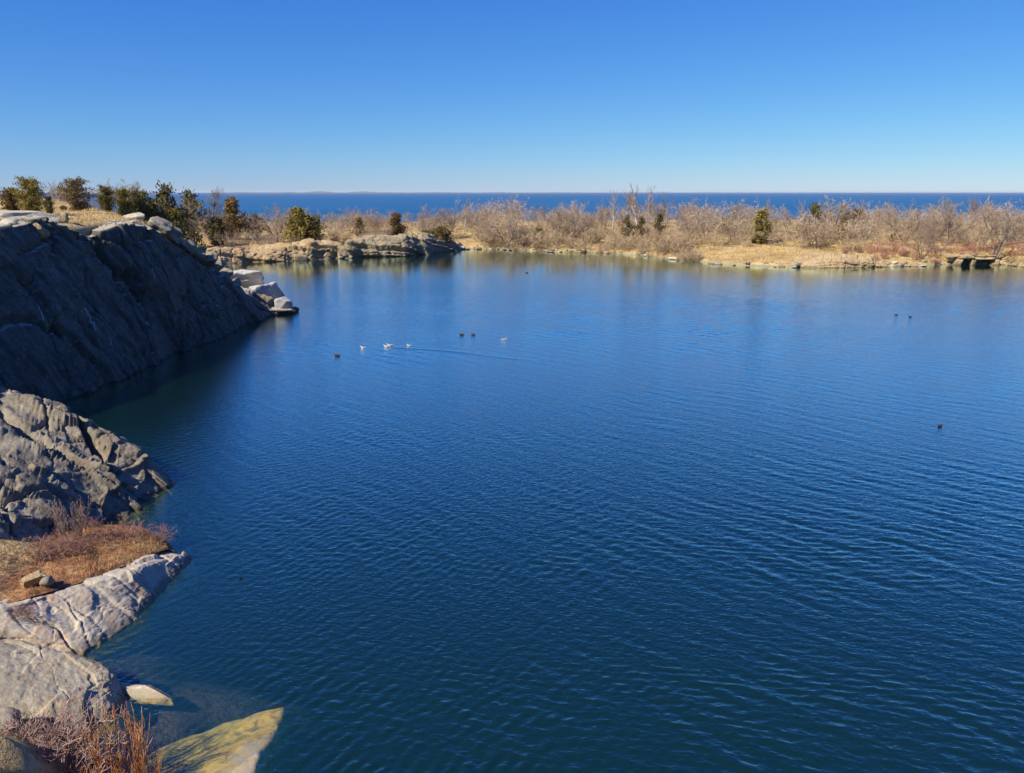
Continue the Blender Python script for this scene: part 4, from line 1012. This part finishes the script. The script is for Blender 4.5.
for k, (u, Y, h, lab) in enumerate([(335, 146, 1.5, 'russet low bush above the join of tan and grey ledges'), (348, 147, 1.6, 'russet low bush on the grey ledge left of the small olive cedar'), (362, 149, 1.4, 'russet low bush before the small olive cedar'),
                                    (779, 140, 1.3, 'russet low bush right of the lone cedar'), (790, 142, 1.2, 'russet low bush farther right of the lone cedar'), (221, 129, .9, 'dark purple low bush on the rocks behind the ridge'),
                                    (242, 128, 1.2, 'brown bush in a cleft of the tan ledge'), (845, 127, 1.1, 'brown bush on the bank above the white blocks'), (884, 125, 1.3, 'rusty bush on the bank right of the white blocks'),
                                    (895, 126, 1.1, 'rusty bush left of the dark limbed shore tree'), (905, 122, 1.2, 'rusty bush at the foot of the dark limbed shore tree'), (860, 128, 1.0, 'rusty low bush behind the wide white block'),
                                    (936, 119, 1.2, 'brown bush just left of the culvert'), (622, 150, 1.2, 'orange brush below the dark pine crowns'), (652, 150, 1.4, 'orange brush under the leaning pale snag')]):
    b = gp(u, Y, -.05); TREES['shrub_r'].place('low_bush', b, h, lab, 'low bushes on the far bank', k * 1.1, 1.2, 'bush')

# ------------------------------------------------------------------ the thicket behind: one uncountable mass of bare brush
def thicket(name, seed, spots, mat, label, kinds, hmin, hmax):
    r = np.random.RandomState(seed); AV, AF, nv = [], [], 0
    protos = []
    for k in kinds:
        a, b = fit_height(grow(*k[:2], lite=True, **k[2]), 1.0)
        (Va, Fa), (Vb, Fb) = tubes(a, 3), ribbons(b, k[0])
        protos.append((np.concatenate((Va, Vb)), np.concatenate((Fa, Fb + len(Va)))))
    for (x, y) in spots:
        Vp, Fp = protos[r.randint(len(protos))]
        H = r.uniform(hmin, hmax) * (1.0 + .25 * vnoise(np.array([[x * .05, y * .05, 1.]]), 9)[0])
        t = r.rand() * 6.28; c, s = math.cos(t), math.sin(t); w = H * r.uniform(.8, 1.2)
        base = np.zeros(3); base[:] = (x, y, gz(x, y) - .1)
        Q = Vp.copy(); xy = Q[:, :2] @ np.array([[c, -s], [s, c]]) * w
        AV.append(np.concatenate((xy, Q[:, 2:] * H), 1) + base); AF.append(Fp + nv); nv += len(Vp)
    tag(build(name, np.concatenate(AV), np.concatenate(AF), mat), label, kind='stuff')
KP = lambda s: [(s + k, 5., dict(stems=4 + k % 2, spread=.6 + .1 * k, levels=4, kids=(5, 4, 3), r0=.013, rmin=.0036)) for k in range(4)]
KL = lambda s: [(s + k, 5., dict(stems=7, spread=1.0, levels=3, kids=(6, 5), r0=.012, rmin=.006)) for k in range(4)]
def scatter(seed, n, ulo, uhi, dlo, dhi, ymax):
    r = np.random.RandomState(seed); out = []
    while len(out) < n:
        u = r.uniform(ulo, uhi)
        sh = at_z(u, float(np.interp(u, FU, FV)), 0.0)[1] if u > 222 else 128
        Y = sh + dlo + (dhi - dlo) * r.rand() ** 1.2
        if Y > ymax: continue
        x = (u - 512) / FPX * (Y * CP + 9 * SP)
        out.append((x, Y))
    return out
thicket('far_thicket', 3, scatter(1, 190, 470, 1150, 16, 85, 225), M_TWIG, 'pinkish bare thicket covering the land behind the far shore', KP(500), 3.2, 7.4)
thicket('grey_thicket', 4, scatter(2, 120, 560, 1150, 18, 60, 222), M_TWIG_GREY, 'grey bare brush mixed through the right part of the thicket', KP(520), 3.2, 7.2)
thicket('left_thicket', 5, scatter(3, 250, 60, 500, 9, 75, 222), M_TWIG, 'low bare brush behind the cedars of the left bank', KP(540), 2.4, 4.6)
thicket('shore_brush', 6, scatter(4, 260, 474, 695, .3, 18, 222), M_TWIG_TAN, 'tan brush hanging over the brushy far shore', KL(560), 1.0, 3.8)
thicket('bank_brush', 7, scatter(5, 130, 870, 1150, 2, 22, 222), M_TWIG_RED, 'russet brush on the bank around the culvert', KL(580), .8, 2.4)
thicket('tan_thicket', 8, scatter(6, 90, 470, 1150, 12, 40, 222), M_TWIG_TAN, 'tan bare brush at the front of the far thicket', KP(600), 2.5, 4.6)

# dry grass on the ground: tufts nobody could count
def tufts(name, seed, pts, h, mat, label, blades=7, width=.03, spread=.18):
    r = np.random.RandomState(seed); pts = np.asarray(pts, float)
    n = len(pts) * blades
    B = np.repeat(pts, blades, 0) + np.concatenate((r.normal(size=(n, 2)) * spread, np.zeros((n, 1))), 1)
    L = h * r.uniform(.5, 1.3, n)
    d = r.normal(size=(n, 2)) * .35
    a = r.rand(n) * 6.28; wx, wy = np.cos(a) * width, np.sin(a) * width
    tip = B + np.stack((d[:, 0] * L, d[:, 1] * L, L), -1)
    mid = B + np.stack((d[:, 0] * L * .35, d[:, 1] * L * .35, L * .55), -1)
    s = np.stack((wx, wy, np.zeros(n)), -1)
    V = np.stack((B - s - (0, 0, .03), B + s - (0, 0, .03), mid + s * .7, mid - s * .7, tip), 1).reshape(-1, 3)
    k = np.arange(n)[:, None] * 5
    F = np.concatenate((k + [0, 1, 2], k + [0, 2, 3], k + [3, 2, 4]), 0).astype(int)
    tag(build(name, V, F, mat, smooth=False), label, kind='stuff')
r = np.random.RandomState(77)
pts = []
for _ in range(5200):
    u = r.uniform(190, 1060); sh = at_z(u, float(np.interp(u, FU, FV)), 0.0)[1]
    Y = sh + 1 + 26 * r.rand() ** 1.5; pts.append(((u - 512) / FPX * (Y * CP + 9 * SP), Y))
pts = np.array(pts); zz = height(pts[:, 0], pts[:, 1]); k = zz > .25
tufts('bank_grass', 1, np.column_stack((pts, zz))[k], .32, M_STRAW, 'straw coloured dry grass on the far bank', 6, .035, .35)
xy = np.column_stack((r.uniform(-60, -26, 5200), r.uniform(40, 92, 5200)))
zz = height(xy[:, 0], xy[:, 1]); k = zz > 3.0
tufts('cliff_grass', 2, np.column_stack((xy, zz))[k], .16, M_STRAW, 'dry golden grass on top of the cliff', 6, .015, .2)

# ------------------------------------------------------------------ foreground brush
def shelf_pt(a, b):
    n, m = P_SHELF.shape[:2]
    return P_SHELF[min(int(a * n), n - 1), min(int(b * m), m - 1)]
r = np.random.RandomState(9)
tufts('shelf_grass', 3, [shelf_pt(*q) for q in r.uniform((.05, .12), (.80, .97), (240, 2))], .13, M_RUST, 'short rust grass on the shelf above the pale ledge', 8, .006, .06)
tufts('shelf_straw', 4, [shelf_pt(*q) for q in r.uniform((.45, .6), (.82, .97), (240, 2))], .07, M_STRAW, 'short straw grass on the sunny end of the shelf', 8, .006, .05)
NEAR = [Plant(31, 1.1, M_TWIG_NEAR, stems=22, spread=1.0, levels=4, kids=(5, 4, 3), r0=.010, rmin=.0036, clear=.12, base_r=.10),
        Plant(32, 1.1, M_TWIG_NEAR, stems=34, spread=.42, levels=3, kids=(5, 3), r0=.008, rmin=.0036, clear=.3, base_r=.12, up=.7, wig=.06, ratio=.3),
        Plant(33, .5, M_TWIG_RED, stems=20, spread=1.3, levels=3, kids=(6, 4), r0=.007, rmin=.0036, clear=.1, base_r=.12),
        Plant(34, .9, M_RUST, M_RUST, stems=60, spread=.30, levels=2, kids=(3,), r0=.005, rmin=.0042, clear=.3, base_r=.13, up=.9, wig=.05, ratio=.22)]
def near_bush(k, loc, H, lab, rz=0, wide=1.0, name='bare_bush', grp='bare bushes on the near rocks'):
    NEAR[k].place(name, loc, H, lab, grp, rz, wide, 'bush')
near_bush(0, (-8.75, 12.15, .10), 1.6, 'large tangled pinkish bare bush in the lower left corner', .3, 1.15)
near_bush(0, (-9.7, 12.5, .25), 1.1, 'smaller tangled bare bush left of the large corner bush', 2.1, 1.0)
near_bush(2, (-9.2, 12.25, .15), 1.0, 'rusty bush low between the two tangled corner bushes', 1.0, 1.0)
near_bush(1, (-13.35, 21.2, .65), 1.45, 'pale spiky fan shaped bush at the foot of the dark outcrop', .5, 1.0)
near_bush(2, (-12.2, 21.8, .45), .75, 'pink low bush right of the spiky fan bush', 2.2, 1.0)
near_bush(2, (-11.3, 21.9, .35), .60, 'pink low bush at the water end of the grassy shelf', 4.2, 1.1)
near_bush(2, (-12.8, 20.6, .75), .55, 'russet low bush before the spiky fan bush', 1.2, 1.2)
near_bush(2, (-13.6, 19.6, .9), .75, 'russet low bush left of the spiky fan bush under the outcrop', 3.3, 1.1)
near_bush(2, (-13.9, 18.3, 1.0), .7, 'russet low bush above the angular tan stone', 5.3, 1.1)
near_bush(2, (-13.5, 17.4, 1.1), .55, 'russet low bush at the left edge beside the angular tan stone', .3, 1.1)
near_bush(2, (-12.0, 16.6, .95), .35, 'sparse pink twigs on the left half of the pale ledge', .9, 1.0)
for k in range(12):
    q = shelf_pt(*r.uniform((.06, .08), (.74, .62)))
    near_bush(2, q - (0, 0, .05), r.uniform(.3, .6), 'wispy reddish scrub scattered over the grassy shelf', k * 1.7, 1.2, 'wispy_scrub', 'wispy scrub on the shelf')
for k, (x, y, z, h, lab) in enumerate([(-7.55, 12.35, -.05, 1.55, 'tallest clump of rust coloured grass right of the corner bush'), (-6.95, 12.2, -.1, .8, 'short rust grass clump nearest the drowned ledge'),
                                       (-7.25, 12.1, -.1, .95, 'middle clump of rust grass at the bottom edge'), (-7.95, 12.0, 0, .85, 'rust grass clump touching the large corner bush')]):
    near_bush(3, (x, y, z), h, lab, k * 1.3, 1.0, 'rust_grass', 'rust grass clumps at the bottom edge')

# ------------------------------------------------------------------ the air: thin sea haze that fades the far coast
def haze():
    x, ya, yb, za, zb = 62000., -62000., 62000., -20., 32.
    V = [(-x, ya, za), (x, ya, za), (x, yb, za), (-x, yb, za), (-x, ya, zb), (x, ya, zb), (x, yb, zb), (-x, yb, zb)]
    F = [(3, 2, 1, 0), (4, 5, 6, 7), (0, 1, 5, 4), (1, 2, 6, 5), (2, 3, 7, 6), (3, 0, 4, 7)]
    g = NG('sea_haze')
    v = g.new('ShaderNodeVolumePrincipled', {'Color': (0.86, 0.92, 1.0), 'Density': 2.6e-5})
    g.l.new(v.outputs[0], g.out.inputs['Volume'])
    tag(build('haze', V, F, g.m, smooth=False), 'thin pale sea haze fading the far coast', kind='stuff')
haze()

# ------------------------------------------------------------------ birds on the water
def bird_part_body(L, W_, H_):
    """one continuous body: breast, back, tail, neck and head along a spine"""
    st = [(-.52, .10, .03, .015), (-.42, .10, .09, .035), (-.25, .09, .20, .11), (0, .07, .25, .16), (.18, .08, .22, .17), (.28, .13, .14, .14), (.33, .22, .085, .09), (.37, .30, .085, .085), (.42, .33, .075, .075), (.47, .33, .04, .045)]
    n = 12; V, F = [], []
    for x, z, w, h in st:
        for k in range(n):
            t = 2 * math.pi * k / n
            V.append((x * L, math.cos(t) * w * W_ , z * H_ + math.sin(t) * h * H_))
    for i in range(len(st) - 1):
        for k in range(n): F.append((i * n + k, (i + 1) * n + k, (i + 1) * n + (k + 1) % n, i * n + (k + 1) % n))
    return np.array(V), np.array(F)
def solid(name, c): 
    g = NG(name); n = g.noise(g.pos(), 14, 3)
    return g.bsdf(g.mix(g.range(n, .35, .65, 0, .35), c, tuple(x * .7 for x in c)), .8)
M_GULL, M_GULLBACK, M_DUCK, M_DUCKD, M_BILL = solid('gull_white', (.62, .60, .56)), solid('gull_mantle', (.34, .35, .37)), solid('duck_brown', (.045, .035, .028)), solid('duck_wing', (.025, .022, .02)), solid('bill', (.5, .3, .05))
def wing_mesh(L, W_, H_, side, mat):
    V, F = [], []
    prof = [(-.50, .03, .145), (-.30, .17, .18), (-.05, .245, .20), (.14, .20, .20), (.22, .08, .18)]
    for x, w, z in prof:
        for (a, dz) in ((.25, .06), (.8, .03), (1.06, -.06)):
            V.append((x * L, side * a * w * W_, (z + dz) * H_))
    for i in range(len(prof) - 1):
        for k in range(2):
            q = (i * 3 + k, (i + 1) * 3 + k, (i + 1) * 3 + k + 1, i * 3 + k + 1)
            F.append(q if side < 0 else q[::-1])
    return mesh_data('wing', V, F, mat)
def bill_mesh(L, H_, mat):
    V = [(.46 * L, -.02, .33 * H_ - .01), (.46 * L, .02, .33 * H_ - .01), (.46 * L, 0, .33 * H_ + .025), (.60 * L, 0, .315 * H_)]
    return mesh_data('bill', V, [(0, 1, 3), (1, 2, 3), (2, 0, 3), (0, 2, 1)], mat, False)
def bird_kind(L, body, wing):
    V, F = bird_part_body(L, L * .62, L * .95)
    return (mesh_data('body', V, F, body), wing_mesh(L, L * .62, L * .95, -1, wing), wing_mesh(L, L * .62, L * .95, 1, wing), bill_mesh(L, L * .95, M_BILL))
GULL, DUCK = bird_kind(.58, M_GULL, M_GULLBACK), bird_kind(.55, M_DUCK, M_DUCKD)
def bird(kind, u, v, rz, name, lab, grp, s=1.0):
    p = at_z(u, v, 0.0); p[2] = .0
    e = empty(name, p, lab, 'bird', grp)
    for nm, me in zip(('body', 'wing', 'wing', 'bill'), kind): put(nm, me, e)
    e.rotation_euler = (0, 0, rz); e.scale = (s * .82,) * 3
for u, v, rz, s, lab in [(363, 348, 3.0, .9, 'white gull swimming left of the gull pair on the water'), (386.5, 347, 3.1, 1.0, 'left gull of the close pair heading the long wake'), (390, 346, 3.3, 1.1, 'right gull of the close pair heading the long wake'),
                         (409, 346, 3.0, .8, 'small white gull following the close pair'), (504, 340, .2, .95, 'white gull alone right of the two dark ducks')]:
    bird(GULL, u, v, rz, 'gull', lab, 'gulls on the quarry water', s)
for u, v, rz, s, lab in [(337, 356, 3.0, 1.1, 'dark duck, leftmost bird of the swimming flock'), (461.5, 335, 3.1, 1.0, 'left one of two dark ducks behind the gulls'), (473, 335, 3.0, .9, 'right one of two dark ducks behind the gulls'),
                         (896, 315, 2.6, .8, 'left duck of the small far pair at right'), (910, 317, 3.0, .8, 'right duck of the small far pair at right'), (940, 426.5, .4, .8, 'single dark duck on open water near the right edge'),
                         (241, 578.5, 1.0, .38, 'tiny dark bird on the water right of the pale ledge point'), (527, 273, .3, 1.0, 'far dark duck in the middle before the far shore')]:
    bird(DUCK, u, v, rz, 'duck', lab, 'ducks on the quarry water', s)
